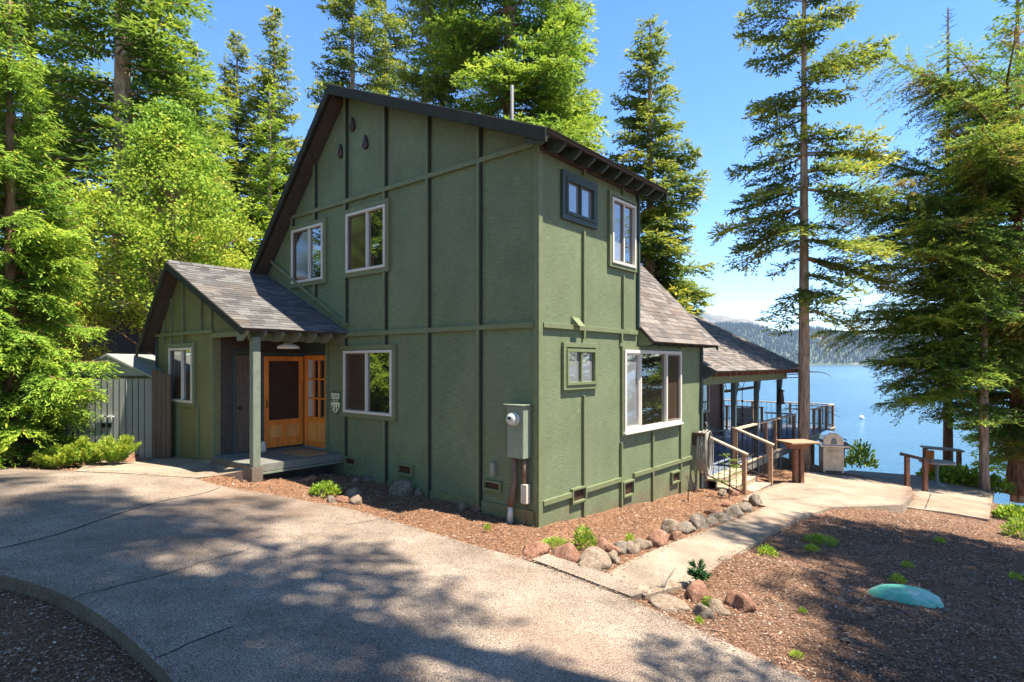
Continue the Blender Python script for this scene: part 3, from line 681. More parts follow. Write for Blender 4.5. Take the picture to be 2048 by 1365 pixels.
m = MB(); m.lathe([(.0, 2.98), (.09, 2.98), (.1, 2.95), (.2, 2.92), (.215, 2.87), (.2, 2.86), (.0, 2.86)], (-.85, 5.6, -.14), 24); m.build('porch_light', 'white_lamp', house)
# lower 45 degree roof behind the tower
zl = lambda s: 2.82 + (s + .28) * 1.034
slab('roof_deck', [(3.117, -.28, zl(-.28)), (6.53, -.28, zl(-.28)), (6.53, 4.87, zl(4.87)), (3.117, 4.87, zl(4.87))], (0, -1.034, 1), .05, 'soffit')
N2 = Vector((0, -1.034, 1)).normalized(); V2 = Vector((0, 1, 1.034)).normalized()
shingles('roof', Vector((3.125, -.3, zl(-.3))) + N2 * .05, (1, 0, 0), V2, N2, 3.43, 7.3, 'shingle_brown')
m = MB(); m.prism([(3.125, -.28, zl(-.28) + .05), (3.125, .0, zl(0) + .05), (3.125, 0, zl(-.28) - .06), (3.125, -.28, zl(-.28) - .04)], (.03, 0, 0)); m.build('rake_board', 'green_trim', house)
m = MB(); m.prism([(6.53, -.28, zl(-.28) + .05), (6.53, 4.87, zl(4.87) + .05), (6.53, 4.87, zl(4.87) - .13), (6.53, -.28, zl(-.28) - .1)], (.035, 0, 0)); m.build('rake_board', 'dark_trim', house)
for k in range(9):
    t = 3.2 + k * .4; m = MB(); m.prism([(t, 0, zl(0)), (t, -.26, zl(-.26)), (t, -.26, zl(-.26) - .05), (t, 0, zl(-.26) - .06)], (.045, 0, 0)); m.build('rafter_tail', 'dark_trim', house)
# covered deck roof
zp = lambda s: 2.21 + (s + .35) * .51
N3 = Vector((0, -.51, 1)).normalized(); V3 = Vector((0, 1, .51)).normalized()
slab('roof_deck', [(6.22, -.35, zp(-.35)), (14.4, -.35, zp(-.35)), (14.4, 4.9, zp(4.9)), (6.22, 4.9, zp(4.9))], N3, .05, 'soffit')
shingles('roof', Vector((6.2, -.37, zp(-.37))) + N3 * .05, (1, 0, 0), V3, N3, 8.24, 5.9, 'shingle_brown')
slab('roof_deck', [(6.5, 4.9, zp(4.9)), (14.4, 4.9, zp(4.9)), (14.4, 9.95, zp(4.9) - 2.6), (6.5, 9.95, zp(4.9) - 2.6)], (0, .51, 1), .06, 'shingle_brown')
m = MB(); m.prism([(14.4, -.35, zp(-.35) + .06), (14.4, 4.9, zp(4.9) + .06), (14.4, 4.9, zp(4.9) - .12), (14.4, -.35, zp(-.35) - .1)], (.04, 0, 0)); m.build('rake_board', 'dark_trim', house)
m = MB(); m.prism([(6.22, -.35, zp(-.35) + .05), (6.22, .05, zp(.05) + .05), (6.22, .05, zp(-.35) - .14), (6.22, -.1, zp(-.35) - .14), (6.22, -.35, zp(-.35) - .02)], (-.03, 0, 0)); m.build('rake_board', 'dark_trim', house)
for k in range(19):
    t = 6.3 + k * .445; m = MB(); m.prism([(t, .2, zp(.2)), (t, -.33, zp(-.33)), (t, -.33, zp(-.33) - .1), (t, .2, zp(-.33) - .1)], (.05, 0, 0)); m.build('rafter_tail', 'red_brown', house)
m = MB(); m.beam((6.24, .02, 2.02), (13.35, .02, 2.02), .09, .2); m.build('porch_beam', 'green_trim', house)
for t in (8.47, 10.34, 12.6):
    m = MB(); m.box((t - .06, -.04, -.9 if t < 10 else -1.5), (t + .06, .08, 1.92))
    m.prism([(t + .06, 0, 1.92), (t + .36, 0, 1.92), (t + .3, 0, 1.72), (t + .06, 0, 1.4)], (0, .06, 0)); m.build('porch_post', 'porch_blue', house, .005)
# set back lake side room under the porch roof
m = MB(); m.prism([(6.2, 2.4, -1.2), (14.2, 2.4, -1.9), (14.2, 2.4, 3.55), (6.2, 2.4, 3.5)], (0, .12, 0)); m.build('porch_inner_wall', 'red_brown', house)
m = MB(); m.prism([(14.2, 2.4, -2), (14.2, 9.5, -2), (14.2, 9.5, 2.3), (14.2, 4.9, 4.8), (14.2, 2.4, 3.5)], (-.12, 0, 0)); m.build('end_wall', 'dark_trim', house)
one('corner_trim', 'porch_blue', MBs(2.4), 14.1, 14.25, 0, .06, -.25, 3.4)
for u0, u1 in ((7.4, 8.9), (9.6, 10.5), (11.2, 12.9)):
    m = ring(MBs(2.4), u0, u1, .75, 2.0, .07, 0, .05); w_ = m.build('window', 'cooler_cream', house); fbox(MB(), MBs(2.4), u0 + .07, u1 - .07, 0, .012, .82, 1.93).build('pane', 'glass', w_)
    fbox(MB(), MBs(2.4), (u0 + u1) / 2 - .03, (u0 + u1) / 2 + .03, .012, .05, .82, 1.93).build('sash_rail', 'cooler_cream', w_)
# stove pipe on the roof
m = MB(); p = Vector((4.2, 4.0, 0)); m.tube([(p.x, p.y, 6.6), (p.x, p.y, 9.33)], .045, 12); m.build('stove_pipe', 'pipe_grey', house)

# ---- doors
S = MBs(6.65)    # porch side wall, u = t
d = empty('screen_door'); d.parent = house
def dpart(name, mat, M, u0, u1, d0, d1, z0, z1, parent=d): return fbox(MB(), M, u0, u1, d0, d1, z0, z1).build(name, mat, parent, .004)
m = ring(S, -.84, .06, .64, 2.58, .1, .02, .07); fbox(m, S, -.74, -.04, .02, .07, 1.1, 1.22); fbox(m, S, -.43, -.36, .02, .07, .84, 1.1); fbox(m, S, -.74, -.04, .02, .07, .74, .84); m.build('door_frame', 'orange_wood', d, .005)
dpart('screen', 'screen_mesh', S, -.74, -.04, .035, .042, 1.22, 2.48); dpart('panel', 'panel_wood', S, -.74, -.43, .03, .045, .84, 1.1); dpart('panel', 'panel_wood', S, -.36, -.04, .03, .045, .84, 1.1)
m = MB(); m.tube([(-.8, 6.58, 1.5), (-.8, 6.54, 1.52), (-.8, 6.54, 1.62), (-.8, 6.58, 1.64)], .012, 6); m.build('handle', 'black_iron', d)
ring(S, -.9, .1, .56, 2.66, .055, 0, .05).build('door_trim', 'porch_blue', house)
d2 = empty('glazed_door'); d2.parent = house; M2 = MA(.1)
m = ring(M2, 5.62, 6.5, .63, 2.6, .1, .02, .07); fbox(m, M2, 5.72, 6.4, .02, .07, 1.15, 1.27)
for z in (1.67, 2.09): fbox(m, M2, 5.72, 6.4, .03, .065, z - .015, z + .015)
for u in (5.945, 6.17): fbox(m, M2, u - .015, u + .015, .03, .065, 1.27, 2.5)
m.build('door_frame', 'orange_wood', d2, .004)
dpart('panel', 'panel_wood', M2, 5.72, 6.4, .03, .045, .73, 1.15, d2); dpart('pane', 'glass', M2, 5.72, 6.17, .03, .036, 1.27, 2.5, d2); dpart('curtain', 'curtain', M2, 6.18, 6.4, .03, .037, 1.27, 2.5, d2)
one('threshold', 'grey_metal', M2, 5.62, 6.5, .0, .1, .6, .63, house)
ring(M2, 5.56, 6.56, .6, 2.68, .06, 0, .03).build('door_trim', 'porch_blue', house)
d3 = empty('closet_door'); d3.parent = house
dpart('door_leaf', 'fence_wood', S, -1.42, -1.0, .0, .03, .6, 2.6, d3); ring(S, -1.48, -.94, .57, 2.68, .06, 0, .05).build('door_trim', 'dark_trim', house)
m = MB(); m.tube([(-1.36, 6.62, 1.52), (-1.36, 6.56, 1.52)], [.03, .035], 10); m.build('knob', 'black_iron', d3)
# porch floor with tiles
m = MB(); m.box((-1.9, 4.95, .47), (.1, 6.64, .585)); pf = m.build('porch_floor', 'tile_grey', house)
for i in range(6):
    for j in range(5):
        x0 = -1.9 + i * .332; y0 = 4.95 + j * .338; m = MB(); m.box((x0 + .004, y0 + .004, .587), (x0 + .328, y0 + .334, .6)); m.build('floor_tile', 'tile_grey', pf)
one('porch_skirt', 'post_paint', MBs(4.95), -1.9, 0, .002, .02, .42, .46)
one('step_riser', 'soffit', MBs(5.35), -1.7, .0, 0, .05, .0, .42)
m = MB(); m.box((-1.93, 4.9, .1), (-1.73, 5.1, .57)); m.build('post_footing', 'edge_concrete', house)

# things hung on or standing at the front
mat_ = MB(); mat_.box((-.8, 5.1, .603), (-.25, 5.95, .622)); o = mat_.build('door_mat', 'mat_straw', None, .006); o.matrix_world = Matrix.Translation(house.location) @ Matrix.Rotation(AA, 4, 'Z')
tag(o, 'flat straw door mat lying on the porch floor in front of the glazed orange door', 'door mat')
HM = Matrix.Translation(house.location) @ Matrix.Rotation(AA, 4, 'Z')
def hthing(o): o.matrix_world = HM @ o.matrix_world; return o
# little statue on the porch
m = MB(); m.lathe([(0, .6), (.06, .6), (.07, .66), (.05, .72), (.06, .77), (.03, .82), (0, .83)], (-.98, 6.35, 0), 12); o = m.build('porch_figurine', 'cooler_cream'); hthing(o)
tag(o, 'small pale stone figurine standing at the foot of the screen door', 'figurine')
# sign: interstate style shield
sg = empty('shield_sign', (0, 0, 0)); sg.matrix_world = HM @ Matrix.Translation((-.012, 5.22, 1.62))
tag(sg, 'small cream and green shield sign reading CAMP, hung on the wall beside the entry doors', 'sign')
def shield(k): return [(0, -.17 * k, .2 * k), (0, -.12 * k, .235 * k), (0, -.06 * k, .2 * k), (0, 0, .225 * k), (0, .06 * k, .2 * k), (0, .12 * k, .235 * k), (0, .17 * k, .2 * k), (0, .15 * k, .1 * k), (0, .18 * k, -.05 * k), (0, .12 * k, -.17 * k), (0, 0, -.25 * k), (0, -.12 * k, -.17 * k), (0, -.18 * k, -.05 * k), (0, -.15 * k, .1 * k)]
m = MB(); m.prism(shield(1), (-.012, 0, 0)); m.build('backing', 'sign_green', sg)
m = MB(); m.prism([(x - .013, y, z) for x, y, z in shield(.88)], (-.004, 0, 0)); m.build('face', 'sign_cream', sg)
m = MB(); m.box((-.021, -.15, .01), (-.018, .15, .075)); m.build('band', 'sign_green', sg)
def text(body, size, mat, parent, loc, rot):
    c = D.curves.new('t', 'FONT'); c.body = body; c.size = size; c.align_x = 'CENTER'; c.align_y = 'CENTER'; c.extrude = .001
    t_ = D.objects.new('t', c); sc.collection.objects.link(t_); bpy.context.view_layer.update()
    me = D.meshes.new_from_object(t_); D.objects.remove(t_); me.materials.clear(); me.materials.append(MATS[mat])
    o = D.objects.new('lettering', me); sc.collection.objects.link(o); o.parent = parent; o.location = loc; o.rotation_euler = rot; return o
text('CAMP', .095, 'sign_green', sg, (-.019, 0, .125), (R(90), 0, R(-90))); text('HALLEN', .055, 'sign_cream', sg, (-.023, 0, .042), (R(90), 0, R(-90)))
for dy, hh in ((-.085, .1), (0, .15), (.085, .1)):
    m = MB(); m.prism([(-.018, dy, -.02 + .0), (-.018, dy - .028, -.02 - hh), (-.018, dy + .028, -.02 - hh)], (-.003, 0, 0)); m.box((-.021, dy - .007, -.045 - hh), (-.018, dy + .007, -.02 - hh)); m.build('tree_emblem', 'sign_green', sg)

# ---------------------------------------------------------------- vegetation
def leaves(P, Dv, Nv, L, Wd, fold=.25):
    """diamond shaped sprays: base P, direction Dv, plane normal Nv"""
    Sd = np.cross(Dv, Nv); Sd /= np.linalg.norm(Sd, axis=1, keepdims=True) + 1e-9
    L = L[:, None]; Wd = Wd[:, None]
    mid = P + Dv * L * .45
    return np.stack([P, mid + Sd * Wd * .5 - Nv * Wd * fold, P + Dv * L, mid - Sd * Wd * .5 - Nv * Wd * fold], 1)
def nrmz(a): return a / (np.linalg.norm(a, axis=-1, keepdims=True) + 1e-9)
def curve_trunk(H, r0, seed, lean=0, n=14, rt=.02):
    rs = np.random.RandomState(seed); z = np.linspace(-.3, H, n); u = np.clip(z / H, 0, 1)
    x = np.sin(u * 3 + seed) * lean; y = np.cos(u * 2.3 + seed) * lean - math.cos(seed) * lean; x = x - math.sin(seed) * lean
    r = r0 * (1 - u) ** .8 + rt; r[0] = r0 * 1.5; r[1] = r0 * 1.08
    return [tuple(p) for p in np.stack([x, y, z], 1)], list(r)
def conifer(H, rad, cb=.12, nb=150, seed=1, trunk_r=.2, droop=.25, up=.15, tipup=.12, shape=.8, leafL=.17, leafW=.05, twig=.1, sub=.085, fol='fol_fir', bk='bark_grey',
            sparse=0.0, one_side=None, snag=0, lift=0.0, wob=.25, whorl=True, hang=.0, low=1.0):
    """an empty with a trunk (limbs included) and a crown of many small sprays"""
    rs = np.random.RandomState(seed)
    tp, tr = curve_trunk(H, trunk_r, seed); tm = MB(); tm.tube(tp, tr, 10)
    tpa = np.array(tp); AP, AD, AN, AR = [], [], [], []
    for i in range(nb):
        u = (i + rs.rand()) / nb
        if whorl: u = round(u * nb / 5) / (nb / 5) + rs.normal(0, .004)
        u = min(max(u, 0), .995); h = H * (cb + (1 - cb) * u)
        if rs.rand() < sparse: continue
        r = rad * ((1 - u) ** shape) * (.62 + .38 * min(1, u / .12)) * rs.uniform(1 - wob * 1.4, 1 + wob * .6) + .12
        r *= low + (1 - low) * min(1, u / .36)
        az = rs.uniform(0, 2 * math.pi)
        if one_side is not None and rs.rand() < .6: az = one_side + rs.normal(0, .8)
        if one_side is not None:
            r *= 1 + .35 * math.cos(az - one_side)
        base = np.array([np.interp(h, tpa[:, 2], tpa[:, 0]), np.interp(h, tpa[:, 2], tpa[:, 1]), h])
        d = np.array([math.cos(az), math.sin(az), 0]); side = np.array([-d[1], d[0], 0])
        e0 = up + (u - .4) * .7 + rs.normal(0, .07) + lift; dr = droop * (1.1 - u) * rs.uniform(.7, 1.3)
        def pos(t_): 
            t_ = np.asarray(t_)[..., None]
            return base + d * (r * t_) + np.array([0, 0, 1]) * r * (e0 * t_ - dr * t_ ** 2 + tipup * t_ ** 4) + side * (.06 * r * np.sin(t_ * 4 + i))
        ts = np.linspace(0, 1, 5); lp = pos(ts); tm.tube([tuple(p) for p in lp], [max(.007, .016 * r * (1.1 - q)) for q in ts], 4, cap=False)
        # twigs both sides
        nt_ = max(3, int(r / twig)); tt = np.linspace(.12, .98, nt_) + rs.normal(0, .01, nt_)
        for sgn in (-1, 1):
            tl = (np.sin(np.clip(tt, 0, 1) * math.pi) ** .6) * r * .34 * rs.uniform(.6, 1.15, nt_) + .08
            p0 = pos(tt); ang = rs.uniform(.75, 1.05, nt_)
            td = nrmz(d * np.cos(ang)[:, None] + side * sgn * np.sin(ang)[:, None] + np.array([0, 0, 1]) * (rs.normal(-.02, .22, nt_) - hang)[:, None])
            k = np.maximum(1, (tl / sub).astype(int)); ii = np.repeat(np.arange(nt_), k)
            ff = np.concatenate([(np.arange(q) + rs.rand()) / q for q in k])
            P = p0[ii] + td[ii] * (tl[ii] * ff)[:, None] - np.array([0, 0, 1]) * (.18 + hang) * (tl[ii] * ff ** 2)[:, None]
            for s2 in (-1, 1):
                a2 = rs.uniform(.3, .9, len(ii))
                sd2 = nrmz(np.cross(td[ii], np.array([0, 0, 1.])))
                ld = nrmz(td[ii] * np.cos(a2)[:, None] + sd2 * s2 * np.sin(a2)[:, None] + rs.normal(0, .3, (len(ii), 3)) + np.array([0, 0, -.12 - hang]))
                AP.append(P); AD.append(ld); AN.append(nrmz(np.array([0, 0, 1.]) + rs.normal(0, .38, (len(ii), 3))))
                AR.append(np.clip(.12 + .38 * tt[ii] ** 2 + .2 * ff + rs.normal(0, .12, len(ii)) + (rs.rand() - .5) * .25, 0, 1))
        # along the limb itself
        k = max(3, int(r / sub)); tt = rs.uniform(.2, 1, k); P = pos(tt)
        AP.append(P); AD.append(nrmz(d + rs.normal(0, .4, (k, 3)))); AN.append(nrmz(np.array([0, 0, 1.]) + rs.normal(0, .4, (k, 3)))); AR.append(np.clip(.3 + .5 * tt + rs.normal(0, .1, k), 0, 1))
    for k in range(snag):
        h = H * cb * rs.uniform(.35, 1.0); az = rs.uniform(0, 6.28); L = rs.uniform(.1, .7)
        q = np.array([np.interp(h, tpa[:, 2], tpa[:, 0]), np.interp(h, tpa[:, 2], tpa[:, 1]), h])
        tm.tube([tuple(q), (q[0] + math.cos(az) * L, q[1] + math.sin(az) * L, h - .02), (q[0] + math.cos(az) * L * 1.5, q[1] + math.sin(az) * L * 1.5, h - .02 - .25 * L)], [.018, .012, .005], 4, cap=False)
    P = np.concatenate(AP); n = len(P)
    Q = leaves(P, np.concatenate(AD), np.concatenate(AN), leafL * rs.uniform(.6, 1.25, n), leafW * rs.uniform(.7, 1.3, n))
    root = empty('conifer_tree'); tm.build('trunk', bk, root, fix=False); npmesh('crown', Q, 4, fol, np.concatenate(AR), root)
    return root
def put(o, px, Z, label, cat='tree', group=None, base=None, rz=0, s=1, name=None):
    X = (px - CX) / F * Z; z = float(soil_z(X, Z)) if base is None else base
    o.location = (X, Z, z - .05); o.rotation_euler.z = rz; o.scale = (s if hasattr(s, '__len__') else (s, s, s))
    if name: o.name = name
    tag(o, label, cat, group); return o
GT = 'tall conifers around the cabin'
firA = conifer(30, 3.3, .2, 190, 11, .3, .28, .1, shape=.75, leafL=.24, leafW=.085, twig=.17, sub=.14)          # big fir, generic
firB = conifer(24, 3.3, .1, 330, 12, .22, .25, .12, shape=.72, leafL=.24, leafW=.1, twig=.16, sub=.13, fol='fol_fir_olive')
firC = conifer(26, 3.1, .14, 200, 13, .22, .35, .05, shape=.6, leafL=.24, leafW=.09, twig=.15, sub=.125, sparse=.1, fol='fol_fir_olive')
def clone(src, name='conifer_tree'): c = dup(src); c.name = name; return c
# left group
ced = conifer(9.3, 2.0, .03, 250, 21, .14, .3, .18, shape=.8, leafL=.13, leafW=.032, twig=.07, sub=.058, fol='fol_cedar', bk='bark_red', hang=.15)
put(ced, 20, 11.6, 'bright feathery cedar with sweeping low boughs at the left edge, beside the metal shed', name='cedar_tree', s=(.92, .92, 1))
c2 = clone(ced, 'cedar_tree'); put(c2, -260, 10.6, 'leafy cedar cut off by the left edge of the picture in front', rz=2.1, s=(1.1, 1.1, .95))
o = firA; put(o, 245, 21, 'massive dark trunked fir rising out of frame behind the cedar and maple', rz=.5, s=(1.22, 1.22, 1))
o = clone(firA); put(o, 60, 25, 'dense tall fir filling the top left corner', rz=2.9, s=(1.25, 1.25, .95))
o = clone(fillA := conifer(20, 3.0, .05, 260, 41, .22, .3, .12, shape=.7, leafL=.22, leafW=.085, twig=.15, sub=.125, fol='fol_mid')); put(o, 130, 28, 'mid green fir between the cedar and the massive dark fir', rz=1, s=(1, 1, .85))
put(fillA, 395, 27, 'mid green fir right of the maple, tall and dense', rz=2, s=(1.05, 1.05, .88))
o = clone(fillA); put(o, 310, 31, 'tall fir filling the gap behind the maple', rz=3, s=(1.25, 1.25, 1.35))
o = clone(fillA); put(o, 640, 38, 'distant fir low behind the steep roof, left of the peak', rz=3, s=(1.1, 1.1, .85))
o = clone(firA); put(o, -150, 22, 'tall fir standing beyond the left edge of the frame', rz=4.4, s=(1.2, 1.2, .95))
put(firB, 548, 34, 'slender pointed fir with the taller top of the two behind the entry wing', group=None, rz=.3, s=(.98, .98, 1.0))
o = clone(firB); put(o, 474, 35, 'slender pointed fir with the lower top, left of its taller twin', rz=2, s=(1.0, 1.0, .955))
lt = conifer(15.2, 2.3, .04, 190, 14, .14, .1, .3, shape=.85, leafL=.19, leafW=.07, twig=.13, sub=.11, fol='fol_bright')
put(lt, 540, 26, 'young light green fir in front of the two pointed firs, left of the steep roof', s=(1, 1, 1))
# fillers low behind the wing
o = clone(lt); put(o, 430, 29, 'light green young fir low behind the entry wing ridge', rz=1, s=(1.15, 1.15, .75))
# behind the house
put(firC, 705, 31, 'thin airy fir left of the roof peak with sky showing through its boughs', rz=.2, s=(1.0, 1.0, 1.1))
o = clone(firC); put(o, 770, 36, 'airy fir just right of the roof peak, behind its thinner neighbour', rz=2.4, s=(1.1, 1.1, 1.2))
fo = conifer(25, 4.0, .12, 300, 15, .2, .3, .2, shape=.6, leafL=.2, leafW=.075, twig=.14, sub=.12, fol='fol_fir_olive')
put(fo, 885, 29, 'yellowish bushy conifer behind the middle of the roof', s=(1, 1, 1.15))
big = conifer(32, 4.4, .14, 230, 16, .36, .32, .12, shape=.45, leafL=.23, leafW=.085, twig=.15, sub=.125, fol='fol_mid', snag=6, bk='bark_red')
put(big, 1018, 24.5, 'broad bright green fir with a thick trunk rising behind the stove pipe', rz=.8, s=(1.02, 1.02, 1))
o = clone(fo); put(o, 1120, 31, 'yellowish conifer half hidden behind the broad fir', rz=2.2, s=(.8, .8, 1.1))
gt = conifer(19.2, 3.0, .1, 215, 17, .27, .42, .05, tipup=.2, shape=.62, leafL=.22, leafW=.08, twig=.11, sub=.095, fol='fol_fir_olive', sparse=.1, wob=.4)
put(gt, 1300, 24.5, 'whole standing fir with olive tips, its top just touching the frame, behind the rear roof', s=(1, 1, .93))
# lake side tall tree with bare lower trunk
lk = conifer(17.5, 2.4, .3, 115, 18, .17, .28, -.02, tipup=.1, shape=.35, leafL=.19, leafW=.065, twig=.11, sub=.09, fol='fol_fir_olive', snag=22, bk='bark_grey', sparse=.2, wob=.45)
p = hit(1608, 942); put(lk, 1608, p.y + .3, 'tall fir with a long bare trunk beside the deck and grill', base=p.z - .1, s=(1, 1, 1))
# right side
rt = conifer(13.2, 4.3, .1, 140, 19, .26, .26, .2, tipup=.05, shape=.2, low=.3, leafL=.15, leafW=.042, twig=.085, sub=.072, fol='fol_dark', bk='bark_red', one_side=math.pi, hang=.02, wob=.5, sparse=.08)
p = hit(2036, 965); put(rt, 2036, p.y, 'big dark fir on the right whose long boughs reach left over the lake', base=p.z - .05, s=(1, 1, 1))
r2 = conifer(10.5, 2.3, .25, 95, 20, .12, .2, .1, shape=.6, leafL=.15, leafW=.05, twig=.1, sub=.085, fol='fol_fir', bk='bark_grey', one_side=math.pi, sparse=.1)
put(r2, 1968, 18.2, 'slimmer fir with a thin grey trunk left of the big dark fir', base=-1.4)
r4 = clone(fillA); put(r4, 2125, 19.5, 'green fir crowding in behind the right edge of the frame', base=-1.6, rz=1, s=(1, 1, .8))
r3 = clone(lt); put(r3, 2035, 25, 'bright green fir at the top right corner behind the dark boughs', base=-3, rz=2, s=(1.25, 1.25, 1.62))
# dead spire
m = MB(); rs = np.random.RandomState(4); pts_ = [(0, 0, z) for z in np.linspace(0, 24, 8)]; m.tube(pts_, [.22, .2, .17, .15, .13, .1, .07, .03], 8)
for k in range(150):
    z = rs.uniform(9, 24); a = rs.uniform(0, 6.28); L = rs.uniform(.1, .38); m.tube([(0, 0, z), (math.cos(a) * L, math.sin(a) * L, z + rs.uniform(-.15, .2))], [.02, .008], 3, cap=False)
root = empty('dead_tree'); m.build('trunk', 'bark_dark', root, fix=False); put(root, 1896, 27, 'dead bare spire of a tree standing up behind the dark boughs', base=-5, name='dead_tree')

# maple
def leafy(H, rad, seed, nclump=260, per=60, leaf=.09, cb=.15, fol='fol_maple', tips=None, bk='bark_grey', trunk_r=.1, lobes=1.0):
    rs = np.random.RandomState(seed); tm = MB(); tp, tr = curve_trunk(H * .9, trunk_r, seed, .15); tm.tube(tp, tr, 8)
    PP, RR = [], []
    for i in range(nclump):
        u = rs.rand(); h = H * (cb + (1 - cb) * u); az = rs.uniform(0, 6.28); rr = rad * (math.sin(math.pi * min(1, (.14 + .86 * u)) ** .75) ** .7) * rs.uniform(.35, 1.05)
        c = np.array([math.cos(az) * rr, math.sin(az) * rr, h]); hb = max(.2, h - rr * .8)
        if i % 2 == 0: tm.tube([(0, 0, hb), tuple(c * .55 + np.array([0, 0, hb]) * .45), tuple(c)], [.03, .018, .006], 4, cap=False)
        q = c + rs.normal(0, 1, (per, 3)) * np.array([.2, .2, .13]) * lobes * rad / 2
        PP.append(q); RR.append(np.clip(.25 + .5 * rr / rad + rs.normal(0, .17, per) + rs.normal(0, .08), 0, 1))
    P = np.concatenate(PP); n = len(P); Dv = nrmz(rs.normal(0, 1, (n, 3)) + np.array([0, 0, -.3])); Nv = nrmz(rs.normal(0, .7, (n, 3)) + np.array([0, 0, 1.]))
    Q = leaves(P, Dv, Nv, leaf * rs.uniform(.7, 1.3, n), leaf * .75 * rs.uniform(.7, 1.3, n), .15)
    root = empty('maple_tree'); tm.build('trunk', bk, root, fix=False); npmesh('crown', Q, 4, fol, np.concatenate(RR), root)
    if tips:
        tq = rs.randint(0, n, tips); c = P[tq]; K = 9; q = np.repeat(c, K, 0) + rs.normal(0, .05, (tips * K, 3)) + np.repeat(np.stack([0 * c[:, 0], 0 * c[:, 0], np.full(tips, .12)], 1), K, 0)
        Q = leaves(q, nrmz(rs.normal(0, 1, q.shape)), nrmz(rs.normal(0, .7, q.shape) + np.array([0, 0, 1.])), np.full(len(q), leaf * .9), np.full(len(q), leaf * .6)); npmesh('young_leaves', Q, 4, 'fol_orange', rs.rand(len(q)), root)
    return root
mp = leafy(10.4, 2.3, 31, 400, 90, .1, .36, tips=34); put(mp, 340, 18, 'yellow green maple with orange new leaves behind the entry wing', rz=.6, name='maple_tree', s=(1, 1, 1))
o = dup(mp); put(o, 95, 16.5, 'lower yellow green maple left of the neighbouring roof', rz=2.5, name='maple_tree', s=(.62, .62, .62))
# trees outside the frame that shade the driveway and show in the window glass
GO = 'trees standing outside the frame'
pine = conifer(42, 3.6, .62, 95, 25, .3, .25, .1, shape=.35, leafL=.34, leafW=.14, twig=.26, sub=.2, sparse=.25, wob=.5)
for k, (X, Y, rz, sz) in enumerate(((5.9, 2.2, 1, 1.0), (4.9, .9, 3, .74), (4.0, -.8, 4.4, .6), (5.5, 1.8, 2, .34))):
    o = pine if k == 0 else clone(pine); o.location = (X, Y, -.2); o.rotation_euler.z = rz; o.scale = (.9 if k < 3 else .42, .9 if k < 3 else .42, sz); tag(o, 'tree beside the photographer, outside the frame', 'tree', GO)
for X, Y, s, src in ((-15, 13.5, .85, lt), (-18, 11, 1.0, mp), (-9, 1, .5, lt), (-13, 3, .9, lt), (-6, -4, .95, lt), (-12, -4, .6, firA), (-17, 1, .7, big), (-3, -8, .6, firA), (13.2, 6.2, .5, pine), (12.2, 2.2, .5, pine), (25, 9, .75, big), (12, -3, .7, lt), (22, 16, .8, lt)):
    o = clone(src); o.location = (X, Y, float(soil_z(X, Y))); o.rotation_euler.z = X; o.scale = (max(s, .8) * 1.1, max(s, .8) * 1.1, s); tag(o, 'tree beside the photographer, outside the frame', 'tree', GO)

# ---------------------------------------------------------------- deck behind the house
ZD = -.256
deck = empty('deck', (C0.x, C0.y, 0), AA); tag(deck, 'raised timber deck with iron balusters running along the lake side of the cabin', 'deck')
m = MB()
for k in range(32): m.box((6.28, .0 + k * .152, ZD - .035), (20.66, .145 + k * .152, ZD))
m.build('floor_boards', 'deck_blue', deck)
m = MB(); m.box((6.26, -.06, ZD - .04), (20.7, -.003, ZD + .004)); m.build('edge_board', 'deck_wood', deck)
m = MB(); m.box((6.26, -.03, ZD - .26), (20.7, .02, ZD - .045)); m.build('rim_joist', 'tile_grey', deck); m = MB(); m.box((20.66, .0, ZD - .26), (20.7, 4.8, ZD - .04)); m.build('rim_joist', 'tile_grey', deck)
for t in (6.45, 8.5, 11.4, 14.4, 17.4, 20.4):
    m = MB(); m.box((t - .06, .05, -3 if t > 12 else -1.6), (t + .06, .17, ZD - .05)); m.build('support_post', 'red_wood', deck)
for t in (17.4, 20.4):
    m = MB(); m.box((t - .06, 4, -5), (t + .06, 4.12, ZD - .05)); m.build('support_post', 'red_wood', deck)
# wire lattice below the deck
m = MB()
for k in range(30):
    t = 8.7 + k * .19; m.box((t, .06, -1.5), (t + .03, .07, ZD - .2))
m.build('lattice', 'deck_wood', deck)
def railing(p, q, posts, nb, z0=.1, z1=.93, zo0=0.0, zo1=0.0, top='rail_top', ext=.0, lab=None, lower=True):
    """railing from p to q in deck coordinates (t, s, floor z); children: posts, rails and balusters"""
    p = Vector(p); q = Vector(q); d = q - p; dn = d.normalized()
    m = MB(); m.beam(p + Vector((0, 0, z1 + .02)) - dn * ext, q + Vector((0, 0, z1 + .02)) + dn * ext, .13, .045); r = m.build('railing', top, deck, .006)
    if lower: m = MB(); m.beam(p + Vector((0, 0, z0)), q + Vector((0, 0, z0)), .03, .03); m.build('bottom_rail', 'brown_iron', r)
    for f in posts:
        c = p.lerp(q, f); m = MB(); m.box((c.x - .045, c.y - .045, c.z + zo0), (c.x + .045, c.y + .045, c.z + z1)); m.build('rail_post', 'rail_wood', r, .006)
    for k in range(nb):
        c = p.lerp(q, (k + .5) / nb); m = MB(); m.tube([(c.x, c.y, c.z + z0), (c.x, c.y, c.z + z1)], .009, 4, cap=False); m.build('baluster', 'black_iron', r)
    return r
railing((8.5, .03, ZD), (14.5, .03, ZD), (.02, .46, .62, .99), 44)
railing((14.5, .03, ZD), (14.5, 1.0, ZD), (), 6)
railing((17.2, .03, ZD), (20.6, .03, ZD), (.02, .3, .63, .99), 20)
railing((20.6, .1, ZD), (20.6, 4.7, ZD), (.35, .7, .99), 22)
railing((16.9, 1.75, ZD), (16.9, 4.6, ZD), (.02, .5, .98), 14, top='red_wood')
